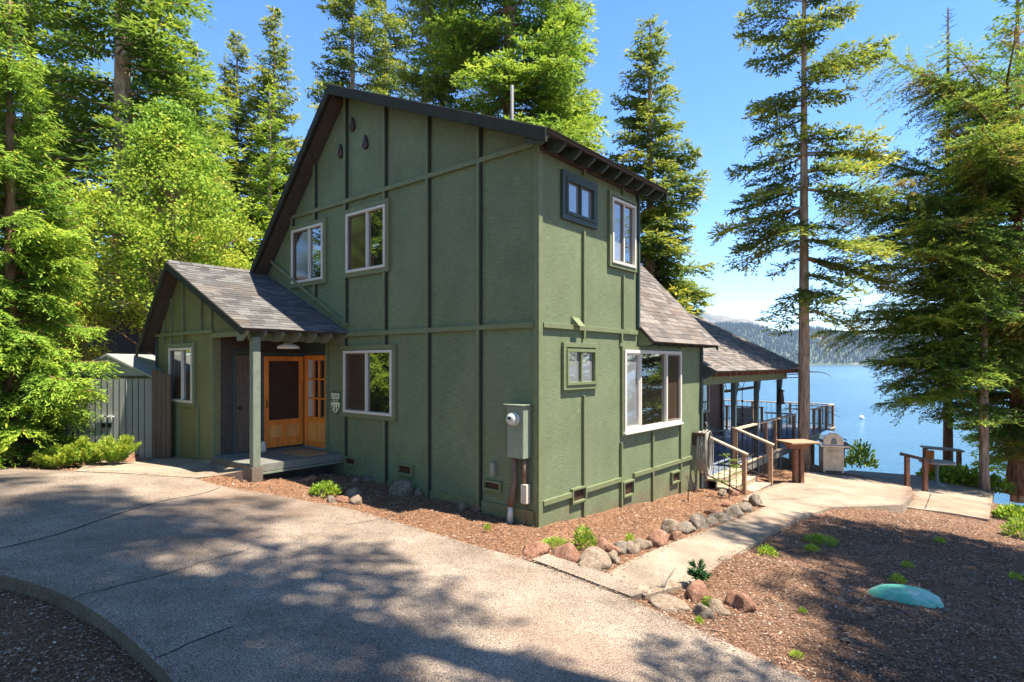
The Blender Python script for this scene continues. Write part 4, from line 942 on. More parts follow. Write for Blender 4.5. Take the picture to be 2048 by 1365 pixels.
# stairs
st = empty('stair_flight'); st.parent = deck
for k, (s0, s1, z) in enumerate(((-.3, 0, ZD - .005), (-.6, -.28, -.42), (-.92, -.58, -.56))):
    m = MB(); m.box((6.4, s0, z - .04), (8.42, s1, z)); m.build('tread', 'deck_wood', st, .004)
    m = MB(); m.box((6.42, s0 + .01, z - .17), (8.4, s0 + .03, z - .04)); m.build('riser', 'deck_wood', st)
for t, nb in ((6.45, 7), (8.45, 7)):
    zz = ZD + .0; e_ = -.5
    r = railing((t, 0, zz), (t, -.92, zz - .34), (.02, .98), nb, zo0=-.28, z1=.98, ext=.06)
# deck furniture
def dthing(name, label, cat, x, y, z, rz=0, group=None):
    p = HM @ Vector((x, y, z)); r = empty(name, p, AA + rz); tag(r, label, cat, group); return r
ch = dthing('patio_chair', 'grey high backed patio chair on the deck behind the first post', 'chair', 10.9, 1.5, ZD, 2.6)
m = MB(); m.box((-.28, -.28, .38), (.28, .28, .46)); m.build('seat', 'furniture_grey', ch, .02)
m = MB(); m.prism([(.26, -.28, .46), (.33, -.28, .46), (.46, -.28, 1.15), (.4, -.28, 1.15)], (0, .56, 0)); m.build('backrest', 'furniture_grey', ch, .015)
for sx in (-.25, .25):
    m = MB(); m.box((-.28, sx - .03, .6), (.34, sx + .03, .64)); m.build('armrest', 'furniture_grey', ch, .01)
    for x in (-.25, .25): m = MB(); m.box((x - .02, sx - .02, 0), (x + .02, sx + .02, .6)); m.build('leg', 'furniture_grey', ch)
ch2 = dup(ch); ch2.name = 'patio_chair'; p = HM @ Vector((13.3, 1.2, ZD)); ch2.location = p; ch2.rotation_euler.z = AA + .6; ch2['label'] = 'grey patio chair farther along the deck, near the bell post'
cb = dthing('storage_cabinet', 'low grey green cabinet with two doors against the wall under the porch roof', 'cabinet', 7.2, 2.3, ZD)
m = MB(); m.box((-.8, -.6, 0), (2.2, 0, .86)); m.build('carcass', 'tile_grey', cb, .01); m = MB(); m.box((-.85, -.65, .86), (2.25, 0, .9)); m.build('counter_top', 'furniture_grey', cb, .008)
for k in range(4): m = MB(); m.box((-.76 + k * .74, -.62, .06), (-.06 + k * .74, -.6, .82)); m.build('door', 'tile_grey', cb, .004)
cl = dthing('cooler_box', 'cream coloured cooler box on brown legs beside the cabinet', 'cooler', 10.2, 1.9, ZD)
m = MB(); m.box((-.35, -.25, .42), (.35, .25, .85)); m.build('body', 'cooler_cream', cl, .03); m = MB(); m.box((-.37, -.27, .85), (.37, .27, .92)); m.build('lid', 'cooler_cream', cl, .02)
for x in (-.3, .3):
    for y in (-.2, .2): m = MB(); m.box((x - .02, y - .02, 0), (x + .02, y + .02, .42)); m.build('leg', 'red_brown', cl)
for k, (x, h_, mt_) in enumerate(((6.9, .18, 'red_brown'), (8.0, .22, 'cooler_cream'), (8.7, .16, 'red_brown'))):
    m = MB(); m.box((x - .2, 1.85, ZD + .9), (x + .2, 2.15, ZD + .9 + h_)); m.box((x - .22, 1.83, ZD + .9 + h_), (x + .22, 2.17, ZD + .93 + h_)); o = m.build('storage_box', mt_, None, .01); hthing(o)
    tag(o, ['red brown box nearest the stairs on the cabinet top', 'pale box in the middle of the cabinet top', 'small red brown box at the far end of the cabinet top'][k], 'box')
# hanging bar, bell
hb = dthing('hanging_bar', 'dark wooden bar hung on ropes under the porch beam between two posts', 'hanging bar', 10.6, .6, 1.62)
m = MB(); m.beam((-1.1, 0, .02), (1.9, 0, .06), .07, .07); m.build('bar', 'bark_dark', hb)
for x, x2 in ((-1.0, -1.3), (.2, -.4), (.3, .8), (1.7, 1.2)): m = MB(); m.tube([(x, 0, .05), (x2, 0, .5)], .01, 4); m.build('rope', 'bark_dark', hb)
m = MB(); m.tube([(.3, 0, 0), (.3, 0, -1.5)], .01, 4)
for k in range(6): m.tube([(.3, 0, -.3 - k * .2), (.32, 0, -.34 - k * .2)], .035, 6)
m.build('chime_string', 'bark_dark', hb)
bl = dthing('hanging_lantern', 'black metal lantern hanging in front of the third porch post', 'lantern', 12.35, -.1, 1.62)
m = MB(); m.lathe([(.02, 0), (.1, -.03), (.12, -.06), (.07, -.07)], (0, 0, 0), 8); m.build('cap', 'black_iron', bl); m = MB(); m.lathe([(.075, -.07), (.11, -.42), (.14, -.46), (.0, -.46)], (0, 0, 0), 6); m.build('body', 'brown_iron', bl)
m = MB(); m.tube([(0, 0, 0), (0, 0, .3)], .01, 4); m.build('hook', 'black_iron', bl); m = MB(); m.tube([(0, 0, -.46), (.04, 0, -.55), (0, 0, -.64), (-.04, 0, -.55), (0, 0, -.46)], .01, 4); m.build('ring', 'black_iron', bl)
# garden hose coiled on the corner
hz = dthing('hose_hanger', 'coiled grey garden hose hanging on the wall corner beside the deck stairs', 'hose', 5.85, -.1, 0)
m = MB()
for k in range(11):
    a_ = random.uniform(.13, .21); b_ = random.uniform(.42, .55); cx_ = random.uniform(-.03, .03); zc = .42 + random.uniform(-.03, .03); y_ = -.02 - k * .022
    m.tube([(cx_ + a_ * math.cos(q), y_, zc + b_ * math.sin(q)) for q in np.linspace(0, 6.28, 26)], .014, 6, cap=False)
m.build('hose', 'hose_grey', hz); m = MB(); m.box((-.17, -.2, .82), (.17, .1, .88)); m.box((-.12, .0, .6), (.12, .1, .85)); m.build('bracket', 'bark_dark', hz)
m = MB(); m.tube([(.1, -.1, .85), (.16, -.12, 1.02), (.1, -.12, 1.1)], .014, 6); m.build('nozzle', 'hose_grey', hz)

# ---------------------------------------------------------------- grill, stands, tables on the terrace
p = hit(1668, 948); g = empty('gas_grill', (p.x, p.y, p.z + .01), R(-16)); g.scale = (1.0, 1.0, 1.0); tag(g, 'weathered stainless gas grill with a rounded hood standing by the deck', 'grill')
m = MB(); m.box((-.36, -.28, .06), (.2, .3, .86)); m.build('cabinet', 'grill_steel', g, .01)
m = MB(); m.box((-.44, -.33, .84), (.36, .33, .9)); m.build('shelf', 'grill_chrome', g, .01)
m = MB(); prof = [(-.35, .9), (-.36, 1.05), (-.3, 1.2), (-.15, 1.29), (.02, 1.27), (.16, 1.16), (.2, 1.0), (.2, .9)]
m.prism([(x, -.28, z) for x, z in prof], (0, .58, 0)); m.build('hood', 'grill_chrome', g, .012)
m = MB(); m.prism([(x * .3 - .04, -.285, .93 + (z - .9) * .5) for x, z in prof], (0, .006, 0)); m.build('hood_end_plate', 'furniture_grey', g)
m = MB(); m.tube([(.28, -.25, 1.06), (.28, .27, 1.06)], .018, 8); m.build('handle', 'grill_dark', g)
m = MB(); m.prism([(.2, -.28, .78), (.38, -.28, .82), (.3, -.28, 1.0), (.2, -.28, 1.02)], (0, .58, 0)); m.build('control_panel', 'grill_dark', g, .008)
for k in range(4): m = MB(); m.tube([(.34, -.2 + k * .14, .9), (.385, -.2 + k * .14, .905)], .03, 10); m.build('knob', 'grill_dark', g)
m = MB()
for k in range(5):
    for j in range(2): m.box((-.28 + k * .07, -.284, .7 + j * .05), (-.24 + k * .07, -.281, .72 + j * .05))
m.build('vent_slots', 'grill_dark', g); m = MB(); m.box((.2, -.27, .1), (.206, .29, .74)); m.build('door', 'grill_chrome', g, .004); m = MB(); m.tube([(.23, -.2, .3), (.23, -.2, .65)], .012, 6); m.build('door_handle', 'grill_dark', g)
m = MB(); m.box((-.3, -.29, .07), (.15, -.281, .13)); m.build('base_slot', 'grill_dark', g)
m = MB(); m.box((-.1, .3, 1.0), (.3, .42, 1.02)); m.prism([(-.1, .32, 1.3), (.1, .5, 1.25), (.42, .5, .9), (.4, .4, .5), (.3, .34, .9)], (0, .03, 0)); m.build('folded_cover', 'grill_dark', g)
p = hit(1596, 966); t_ = empty('utility_stand', (p.x, p.y, p.z), R(10)); tag(t_, 'reddish wooden stand with wide flat top on two posts before the bare trunk', 'stand')
m = MB(); m.box((-.42, -.34, 1.06), (.42, .34, 1.1)); m.build('top', 'rail_wood', t_, .006)
m = MB(); m.prism([(-.4, -.06, 1.06), (.4, -.06, 1.06), (.24, -.06, .9), (-.24, -.06, .9)], (0, .14, 0)); m.build('bracket', 'red_wood', t_, .004)
for x in (-.08, .09): m = MB(); m.box((x - .055, -.06, -.1), (x + .055, .06, .92)); m.build('leg', 'red_wood', t_, .006)
pa = hit(1814, 972, -.05); pb = hit(1850, 983, LOW); hr = empty('hand_rail', (pa.x, pa.y, pa.z)); tag(hr, 'short weathered wooden rail on two square posts at the step of the terrace', 'rail')
dv = pb - pa; zt = .9
for v in (Vector((0, 0, 0)), dv): m = MB(); m.box((v.x - .055, v.y - .055, v.z - .02), (v.x + .055, v.y + .055, zt + (0 if v.length == 0 else -.14))); m.build('rail_post', 'red_wood', hr, .008)
m = MB(); m.beam(Vector((-.1, 0, zt)) - dv * .15, Vector((dv.x, dv.y, zt - .14)) + dv * .45 - Vector((0, 0, .05 + dv.z * .45)), .12, .09); m.build('top_rail', 'bark_dark', hr, .006)
p = hit(1874, 972, LOW); rt_ = empty('round_table', (p.x, p.y, p.z + .01)); tag(rt_, 'round grey patio table on a single pedestal on the lower terrace slab', 'table')
m = MB(); m.lathe([(0, .76), (.46, .76), (.48, .74), (.46, .71), (0, .71)], (0, 0, 0), 32); m.build('table_top', 'plank_grey', rt_); m = MB(); m.lathe([(.06, .72), (.04, .4), (.05, .15), (.1, .06), (.24, .03), (.25, .0)], (0, 0, 0), 18); m.build('pedestal', 'furniture_grey', rt_)
p = hit(1860, 955, LOW); ps = MB(); ps.box((-.09, -.09, -.2), (.09, .09, .95)); o = ps.build('wood_post', 'orange_wood', None, .01); o.location = p; tag(o, 'stout pale orange wooden post behind the round table', 'post')
a = hit(1875, 955, LOW) + Vector((.3, 1.2, 0)); b_ = hit(1975, 968, LOW) + Vector((.3, 1.5, 0)); bn = empty('plank_bench', a); tag(bn, 'long weathered grey plank counter under the fir boughs behind the terrace', 'bench')
v = b_ - a; m = MB(); m.beam((0, 0, .9), (v.x, v.y, v.z + .9), .55, .06); m.build('plank', 'plank_grey', bn, .006)
for f in (.08, .92): m = MB(); m.box((v.x * f - .06, v.y * f - .06, -.4), (v.x * f + .06, v.y * f + .06, .87 + v.z * f)); m.build('leg', 'red_wood', bn)
m = MB(); m.lathe([(0, .22), (.14, .17), (.2, .0), (.12, -.15), (0, -.2)], (0, 0, 0), 12); o = m.build('buoy', 'white_lamp'); o.location = ((1723 - CX) / F * 120, 120, LAKE + .1); o.scale = (2.6, 2.6, 2.6); tag(o, 'small white buoy floating on the lake', 'buoy')
p = hit(1808, 1197, -.03); m = MB(); prof = [(0, .13), (.15, .128), (.27, .1), (.36, .05), (.4, -.03)]
m.lathe(prof, (0, 0, 0), 40); o = m.build('tank_lid', 'turquoise'); o.location = (p.x, p.y, p.z - .0); o.rotation_euler.z = R(-14); o.scale = (.98, .62, 1); tag(o, 'turquoise domed lid half buried in the litter on the right', 'lid')

# ---------------------------------------------------------------- shed, fence, neighbour house
sz = .28; sx = (216 - CX) / F * 12.6; sh = empty('metal_shed', (sx, 12.6, sz)); tag(sh, 'grey metal garden shed with double doors beside the entry wing', 'shed')
hw = .96; he = 1.86; hp = 2.34
m = MB(); m.prism([(-hw, 0, 0), (hw, 0, 0), (hw, 0, he), (0, 0, hp), (-hw, 0, he)], (0, 1.5, 0)); m.build('wall', 'shed_metal', sh)
for s_ in (-1, 1): m = MB(); m.prism([(0, -.06, hp + .02), (s_ * (hw + .07), -.06, he - .01), (s_ * (hw + .07), -.06, he - .05), (0, -.06, hp - .03)], (0, 1.62, 0)); m.build('roof', 'shed_metal', sh)
m = MB(); m.box((-hw, -.03, he - .04), (hw, 0, he + .02)); m.build('door_track', 'grill_dark', sh)
for k, (x0, x1) in enumerate(((-.42, -.005), (.005, .42))):
    m = MB(); m.box((x0, -.03, .05), (x1, -.006, he - .05)); dd = m.build('door', 'shed_metal', sh, .004)
    xh = -.07 if k == 0 else .07; m = MB(); m.box((xh - .03, -.05, .86), (xh + .03, -.03, 1.0)); m.box((xh - .1, -.09, .99), (xh + .1, -.05, 1.015)); m.build('handle', 'white_lamp', dd)
    m = MB(); m.box((xh - .035, -.055, .76), (xh + .035, -.03, .86)); m.build('latch', 'black_iron', dd)
m = MB()
for k in range(int(2 * hw / .13)):
    x = -hw + .06 + k * .13; m.box((x - .006, -.036 if abs(x) < .42 else -.008, .05), (x + .006, -.03 if abs(x) < .42 else 0, he - .05))
m.build('wall_rib', 'grill_dark', sh)
def fence(name, label, p, q, h0, h1, bw=.14):
    r = empty(name, p); tag(r, label, 'fence'); v = Vector(q) - Vector(p); n_ = max(1, int(v.length / bw)); m = MB()
    dn = v.normalized(); nn = Vector((-dn.y, dn.x, 0)) * .012
    for k in range(n_):
        a_ = v * (k / n_) + dn * .006; b2 = v * ((k + 1) / n_) - dn * .006; h_ = h0 + (h1 - h0) * (k + .5) / n_ + random.uniform(-.01, .01); j = random.uniform(-.004, .004)
        m.prism([a_ + nn + nn * j, b2 + nn, b2 - nn, a_ - nn], (0, 0, h_))
    m.build('boards', 'fence_wood', r); m = MB(); m.beam(nn * 3 + Vector((0, 0, .4)), v + nn * 3 + Vector((0, 0, .4)), .04, .09, up=(0, 0, 1)); m.build('rail', 'fence_wood', r); return r
fx = lambda px, Z: (px - CX) / F * Z
fence('board_fence', 'short brown vertical board fence between the shed and the entry wing', (fx(304, 12.5), 12.5, .27), (fx(342, 12.45), 12.45, .27), 2.04, 1.9, .105)
fence('board_fence', 'brown board fence half hidden behind the cedar at the left edge', (-13.5, 13.3, .1), (-9.75, 12.7, .1), 1.1, 1.1, .16)
nb = empty('neighbour_house', (-13.5, 20.5, 1.2), R(6)); tag(nb, 'dark navy neighbouring house with a pale tan roof behind the shed', 'house')
m = MB(); m.box((-6, 0, -1.5), (6.5, 6, 3.1)); m.build('wall', 'navy_wall', nb)
m = MB(); m.prism([(-6.6, -.6, 3.05), (7.1, -.6, 3.05), (7.1, 3.2, 5.0), (-6.6, 3.2, 5.0)], (0, 0, .12)); m.build('roof', 'tan_roof', nb); m = MB(); m.prism([(-6.6, 3.2, 5.0), (7.1, 3.2, 5.0), (7.1, 6.8, 3.05), (-6.6, 6.8, 3.05)], (0, 0, .12)); m.build('roof', 'tan_roof', nb)
m = MB(); m.box((-6.6, -.64, 2.98), (7.1, -.6, 3.16)); m.build('gutter', 'porch_blue', nb)
m = ring(lambda u, d_, z: (u, -d_, z), 4.6, 5.7, 1.5, 2.6, .1, 0, .05); f_ = m.build('window', 'white_vinyl', nb); m = MB(); m.box((4.7, -.01, 1.6), (5.6, -.0, 2.5)); m.build('pane', 'glass', f_)

# ---------------------------------------------------------------- rocks
def rock_mesh(seed, flat=.7):
    import bmesh
    bm = bmesh.new(); bmesh.ops.create_icosphere(bm, subdivisions=3, radius=.5); off = Vector((seed * 7.3, seed * 3.1, seed))
    cuts = [(Vector((random.gauss(0, 1), random.gauss(0, 1), random.gauss(0, .6))).normalized(), random.uniform(.3, .44)) for _ in range(9)]
    for v in bm.verts:
        c = v.co
        for nrm_, dd_ in cuts:
            q = c.dot(nrm_)
            if q > dd_: c -= nrm_ * (q - dd_) * .85
        c += c.normalized() * (.16 * noise.fractal(c * 2.2 + off, 1, 2, 4)); c.z *= flat
    me = D.meshes.new('rock'); bm.to_mesh(me); bm.free()
    for p_ in me.polygons: p_.use_smooth = True
    return me
RM = [rock_mesh(k, .55 + .12 * (k % 4)) for k in range(8)]
RMm = {}
for k, me in enumerate(RM):
    for c in ('rock_red', 'rock_tan', 'rock_grey'):
        q = me.copy(); q.materials.append(MATS[c]); RMm[k, c] = q
def rock(px, py, wpx, col, label, k=None, hs=1.0, group=None, dz=0):
    p = hit(px, py, -.04); k = random.randrange(8) if k is None else k; o = D.objects.new('rock', RMm[k, 'rock_' + col]); sc.collection.objects.link(o)
    w_ = wpx / F * p.y * 1.12; o.location = (p.x, p.y, p.z + w_ * .03 * hs + dz); o.scale = (w_, w_ * random.uniform(.75, 1), w_ * hs); o.rotation_euler = (random.uniform(-.2, .2), random.uniform(-.2, .2), random.uniform(0, 6.28))
    tag(o, label, 'rock', group); return o
rock(258, 930, 42, 'red', 'reddish rock beside the feathery shrubs in front of the shed')
rock(296, 930, 28, 'grey', 'grey brown rock right of the reddish one at the shed corner')
rock(621, 962, 32, 'red', 'round reddish rock below the porch floor edge')
GB = 'small rocks piled around the leafy clump by the entry'
for px, py, w_, c in ((643, 992, 24, 'tan'), (680, 984, 18, 'red'), (686, 1001, 26, 'red'), (708, 989, 32, 'tan'), (711, 1005, 30, 'tan'), (662, 1003, 18, 'grey'), (737, 962, 26, 'grey'), (711, 965, 20, 'tan')): rock(px, py, w_, c, 'one of the small rocks piled around the leafy clump by the entry', group=GB)
rock(805, 988, 46, 'grey', 'mossy grey boulder at the foot of the gable wall'); rock(838, 990, 24, 'tan', 'smooth round rock right of the mossy boulder')
GW = 'four rocks below the wall near the electric meter'
for px, py, w_, c in ((925, 1019, 22, 'tan'), (940, 1008, 22, 'tan'), (953, 1021, 30, 'red'), (980, 1024, 24, 'tan')): rock(px, py, w_, c, 'one of the four rocks below the wall near the electric meter', group=GW)
GP = 'rocks edging the bed along the footpath'
for px, py, w_, c in ((1070, 1106, 44, 'red'), (1190, 1130, 52, 'tan'), (1213, 1104, 42, 'red'), (1241, 1100, 36, 'grey'), (1261, 1102, 26, 'tan'), (1282, 1094, 32, 'tan'), (1311, 1088, 44, 'red'), (1340, 1061, 30, 'tan'), (1367, 1060, 38, 'grey'), (1396, 1054, 32, 'grey'), (1418, 1049, 24, 'tan'), (1439, 1042, 38, 'grey'), (1466, 1032, 32, 'grey'), (1487, 1022, 30, 'grey'), (1510, 1010, 28, 'grey'), (1352, 1080, 24, 'red'), (1228, 1122, 30, 'tan'), (1168, 1140, 26, 'tan'), (1456, 1015, 22, 'red'), (1424, 1028, 20, 'red')):
    rock(px, py, w_ * 1.3, c, 'one of the rocks edging the bed along the footpath', group=GP)
rock(1127, 1120, 66, 'red', 'long smooth red rock at the corner of the bed beside the driveway step', k=2)
rock(1340, 1212, 80, 'tan', 'wide flat tan rock at the driveway edge, leftmost of the cluster', hs=.45); rock(1393, 1196, 54, 'red', 'big brown rock at the back of the cluster by the dark sapling'); rock(1437, 1220, 50, 'tan', 'pale rock in the middle of the cluster beside the driveway', hs=.6); rock(1480, 1216, 54, 'red', 'rounded brown rock at the right end of the cluster'); rock(1405, 1232, 40, 'grey', 'small grey rock at the front of the cluster')
rock(1452, 1128, 34, 'tan', 'flat tan rock leaning on the footpath edge by the gravel mound', hs=.8)
rock(1443, 990, 22, 'tan', 'round tan rock under the stair rail, left of two'); rock(1467, 990, 18, 'red', 'small brown rock under the stair rail, right of two')
for px, py, w_, c, l in ((1991, 1196, 14, 'red', 'small orange stone far right in the litter'), (2009, 1196, 11, 'tan', 'white pebble beside the orange stone'), (2022, 1200, 10, 'tan', 'pale pebble right of the white one'), (1646, 1196, 20, 'tan', 'pale stone in the litter left of the turquoise lid'), (1677, 1200, 22, 'tan', 'long pale stone nearer the turquoise lid'), (1742, 1220, 20, 'grey', 'crumpled pale grey stone just left of the turquoise lid'), (1887, 1221, 18, 'grey', 'flat grey stone touching the right end of the turquoise lid'), (1817, 1230, 36, 'red', 'flat reddish stone in front of the turquoise lid'), (1690, 1280, 18, 'tan', 'pale stone in front of the lid, alone in dark litter'), (1560, 1212, 14, 'tan', 'tiny tan stone right of the rock cluster'), (1875, 1290, 14, 'tan', 'small pale stone low in the right of the litter')):
    rock(px, py, w_, c, l, hs=.5)

# ---------------------------------------------------------------- small plants
def tuft(n=160, r=.2, h=.25, L=.09, Wd=.03, fol='fol_bright', seed=1, up=.8, stems=True, name='plant'):
    rs = np.random.RandomState(seed); a = rs.uniform(0, 6.28, n); q = rs.rand(n) ** .6; P = np.stack([np.cos(a) * r * q, np.sin(a) * r * q, h * (1 - q ** 2 * .7) * rs.uniform(.15, 1, n)], 1)
    Dv = nrmz(np.stack([np.cos(a) * q, np.sin(a) * q, np.full(n, up)], 1) + rs.normal(0, .35, (n, 3))); Nv = nrmz(rs.normal(0, .6, (n, 3)) + np.array([0, 0, 1.]))
    root = npmesh(name, leaves(P, Dv, Nv, L * rs.uniform(.7, 1.3, n), Wd * rs.uniform(.7, 1.3, n), .15), 4, fol, np.clip(rs.normal(.55, .2, n), 0, 1)); return root
TU = [tuft(420, .25, .22, .075, .045, 'fol_mid', 1), tuft(520, .22, .4, .075, .03, 'fol_mid', 2), tuft(150, .14, .16, .09, .022, 'fol_bright', 3), tuft(420, .3, .16, .12, .02, 'fol_maple', 4)]
used_t = set()
def plant(k, px, py, wpx, label, name='plant', hs=1, group=None, off=-.04):
    p = hit(px, py, off); s = wpx / F * p.y / (2 * (.25, .22, .14, .3)[k]) * .9
    o = TU[k] if k not in used_t else dup(TU[k]); used_t.add(k); o.name = name; o.location = p; o.scale = (s, s, s * hs); o.rotation_euler.z = random.uniform(0, 6); tag(o, label, 'plant', group); return o
plant(0, 650, 990, 62, 'leafy bright green clump between small rocks by the entry')
plant(1, 1168, 1098, 52, 'upright glossy green shrub behind the long red rock', 'shrub', 1.05); plant(3, 1110, 1092, 56, 'low yellow green creeping plant left of the glossy shrub', 'shrub', .8)
plant(2, 1260, 1086, 20, 'small green sprig between the glossy shrub and the path rocks', 'plant', 1.6); plant(2, 975, 1062, 13, 'tiny green sprig alone in the mulch before the meter', 'plant', 2)
plant(0, 1403, 1052, 22, 'little green tuft growing on the rocks along the footpath'); plant(3, 1640, 1086, 62, 'feathery fern patch in the shaded litter right of the path', 'fern', .8)
plant(2, 1535, 1112, 34, 'bright yellow green sprig at the top of the gravel mound', 'plant', 1); plant(2, 1795, 1166, 28, 'green sprig in the litter just behind the turquoise lid'); plant(2, 1815, 1136, 22, 'small green sprig farther behind the turquoise lid')
plant(2, 1880, 1086, 18, 'small pale sprig on the right litter near the terrace'); plant(2, 2032, 1160, 24, 'green sprig at the right edge of the frame'); plant(2, 1398, 1248, 16, 'tiny bright sprig at the driveway edge below the rock cluster', 'plant', 1.6)
plant(1, 1416, 1214, 26, 'small leafy plant growing between the clustered rocks'); plant(2, 1594, 1316, 24, 'thin green tuft in the dark litter near the bottom'); plant(2, 1605, 1225, 16, 'dull green sprig between the rock cluster and the lid')
plant(1, 1722, 940, 58, 'light green bush on the bank right of the grill', 'bush', 1.2, off=-.4); plant(2, 1625, 1104, 26, 'green sprig in front of the fern patch')
plant(0, 1925, 975, 110, 'bright ferny undergrowth below the firs behind the terrace', 'fern', .9, off=-.3); plant(0, 1890, 965, 90, 'ferny undergrowth just right of the wooden post', 'fern', .9, off=-.3); plant(0, 2030, 1040, 70, 'dark leafy bush at the foot of the big dark fir', 'bush', 1, off=-.2); plant(0, 1985, 985, 70, 'leafy bush at the far corner of the terrace slab', 'bush', 1.2, off=-.3)
plant(1, 2040, 1075, 60, 'bright little bush cut by the right edge', 'bush', .8)
# feathery shrubs by the shed
def feather(seed, h, r, label, px, py):
    rs = np.random.RandomState(seed); tm = MB(); PP, DD, RR = [], [], []
    for i in range(46):
        a = rs.uniform(0, 6.28); q = rs.rand() ** .5; tip = np.array([math.cos(a) * r * q, math.sin(a) * r * q, h * rs.uniform(.6, 1) * (1 - .3 * q)]); tm.tube([(0, 0, 0), tuple(tip * .5 + np.array([0, 0, .02])), tuple(tip)], [.008, .006, .003], 3, cap=False)
        n = 150; f_ = rs.uniform(.3, 1, n); PP.append(tip * f_[:, None]); DD.append(nrmz(tip[None] / (np.linalg.norm(tip)) * .9 + rs.normal(0, .45, (n, 3)))); RR.append(np.clip(.1 + .75 * f_ + rs.normal(0, .1, n), 0, 1))
    P = np.concatenate(PP); n = len(P); root = empty('shrub'); tm.build('stems', 'bark_grey', root, fix=False)
    npmesh('foliage', leaves(P, np.concatenate(DD), nrmz(rs.normal(0, 1, (n, 3))), np.full(n, .085), np.full(n, .014)), 4, 'fol_maple', np.concatenate(RR), root); p = hit(px, py, -.04); root.location = p; tag(root, label, 'shrub')
feather(1, .62, .42, 'feathery yellow green shrub in front of the shed doors, left of two', 178, 935); feather(2, .75, .42, 'taller feathery shrub beside the reddish rock, right of two', 228, 936); feather(5, .45, .4, 'darker low shrub under the cedar at the driveway edge', 118, 938)
# dark sapling with leathery leaves, sapling by the stairs, bare twigs
def sapling(seed, h, r, n, L, fol, label, px, py, name='sapling', whorls=0):
    rs = np.random.RandomState(seed); tm = MB(); tm.tube([(0, 0, -.05), (.01, 0, h * .5), (0, .01, h)], [.012, .01, .004], 5, cap=False); PP, DD = [], []
    for i in range(n):
        z = h * rs.uniform(.25, 1); a = rs.uniform(0, 6.28); rr = r * (1.1 - z / h * .6) * rs.uniform(.6, 1); t_ = np.array([math.cos(a) * rr, math.sin(a) * rr, z + rr * (.6 if not whorls else .05)]); tm.tube([(0, 0, z), tuple(t_)], [.005, .002], 3, cap=False)
        f_ = rs.uniform(.3, 1, 16); PP.append(np.array([0, 0, z]) + (t_ - np.array([0, 0, z])) * f_[:, None]); DD.append(nrmz((t_ - np.array([0, 0, z]))[None] / rr + rs.normal(0, .6, (16, 3))))
    P = np.concatenate(PP); m_ = len(P); root = empty(name); tm.build('stem', 'bark_dark', root, fix=False)
    if L: npmesh('leaves', leaves(P, np.concatenate(DD), nrmz(rs.normal(0, .5, (m_, 3)) + np.array([0, 0, 1.])), np.full(m_, L), np.full(m_, L * .33)), 4, fol, np.clip(rs.normal(.5, .2, m_), 0, 1), root)
    root.location = hit(px, py, -.04); tag(root, label, 'sapling' if L else 'twigs')
sapling(3, .26, .14, 30, .06, 'fol_deep', 'small dark leaved sapling standing behind the rock cluster', 1395, 1180)
sapling(4, .95, .42, 34, .05, 'fol_fir', 'thin young fir with sparse green whorls in front of the stairs', 1458, 998, whorls=1)
sapling(5, .3, .14, 12, 0, None, 'bare twiggy bush in front of the gable wall', 770, 1000, 'bare_twigs'); sapling(6, .5, .2, 14, 0, None, 'bare pale twigs near the hose at the wall corner', 1376, 1003, 'bare_twigs')
rs = np.random.RandomState(9); m = MB()
for k in range(22): a = rs.uniform(0, 6.28); m.tube([(0, 0, 0), (math.cos(a) * .04, math.sin(a) * .04, .12), (math.cos(a) * .12, math.sin(a) * .12, .2 + rs.rand() * .08)], [.003, .002, .001], 3, cap=False)
o = m.build('grass_tuft', 'chip_pale', fix=False); o.location = hit(1328, 1180, -.02); tag(o, 'dry pale grass tuft at the edge of the footpath step', 'grass')
# dead fronds heaped under the cedar
rs = np.random.RandomState(12); m = MB()
for k in range(260):
    x = rs.uniform(-1.5, 1.2); y = rs.uniform(-.5, .6); z = max(0, .25 - .12 * abs(x)) * rs.rand(); a = rs.uniform(-.5, .5); L = rs.uniform(.2, .55); m.tube([(x, y, z), (x + math.cos(a) * L * .5, y + math.sin(a) * L * .5, z + .06), (x + math.cos(a) * L, y + math.sin(a) * L, z)], [.008, .007, .004], 3, cap=False)
o = m.build('brush_pile', 'rail_wood', fix=False); p = hit(65, 930, -.04); o.location = p; tag(o, 'heap of dry brown fronds lying under the cedar', 'brush pile', kind='stuff')

# litter: needles, chips and cones scattered over the soil (nobody could count it)
rs = np.random.RandomState(77); N = 330000
yy = rs.uniform(0, 1, N) ** 1.35 * 17 + 2.2; xx = (rs.uniform(-.92, .92, N)) * yy
ok = ~inside(xx, yy, drive_poly) & ~inside(xx, yy, path_poly) & ~inside(xx, yy, lower_poly) & ~inside(xx, yy, walk_poly) & ~inside(xx, yy, apron_poly)
hs_ = [W(-.05, -.05).xy, W(-.05, 6.3).xy, W(9.6, 6.3).xy, W(9.6, -1.8).xy, W(5.0, -1.8).xy, W(5.0, -.05).xy]; ok &= ~inside(xx, yy, hs_)
xx, yy = xx[ok], yy[ok]; n = len(xx); sm_ = np.clip(yy / 9, .35, 1.2)
a = rs.uniform(0, 6.28, n); kind = rs.rand(n); L = np.where(kind < .6, rs.uniform(.04, .085, n), rs.uniform(.016, .04, n)) * (.5 + .5 * sm_); Wd = np.where(kind < .6, .0035 + .002 * sm_, L * rs.uniform(.4, .9, n))
P = np.stack([xx, yy, soil_z(xx, yy) + rs.uniform(.002, .014, n)], 1); Dv = nrmz(np.stack([np.cos(a), np.sin(a), rs.normal(0, .22, n)], 1)); Nv = nrmz(rs.normal(0, .3, (n, 3)) + np.array([0, 0, 1.]))
mm, nn_, bb = nodes('litter'); at = nn_.nodes.new('ShaderNodeAttribute'); at.attribute_name = 'rnd'
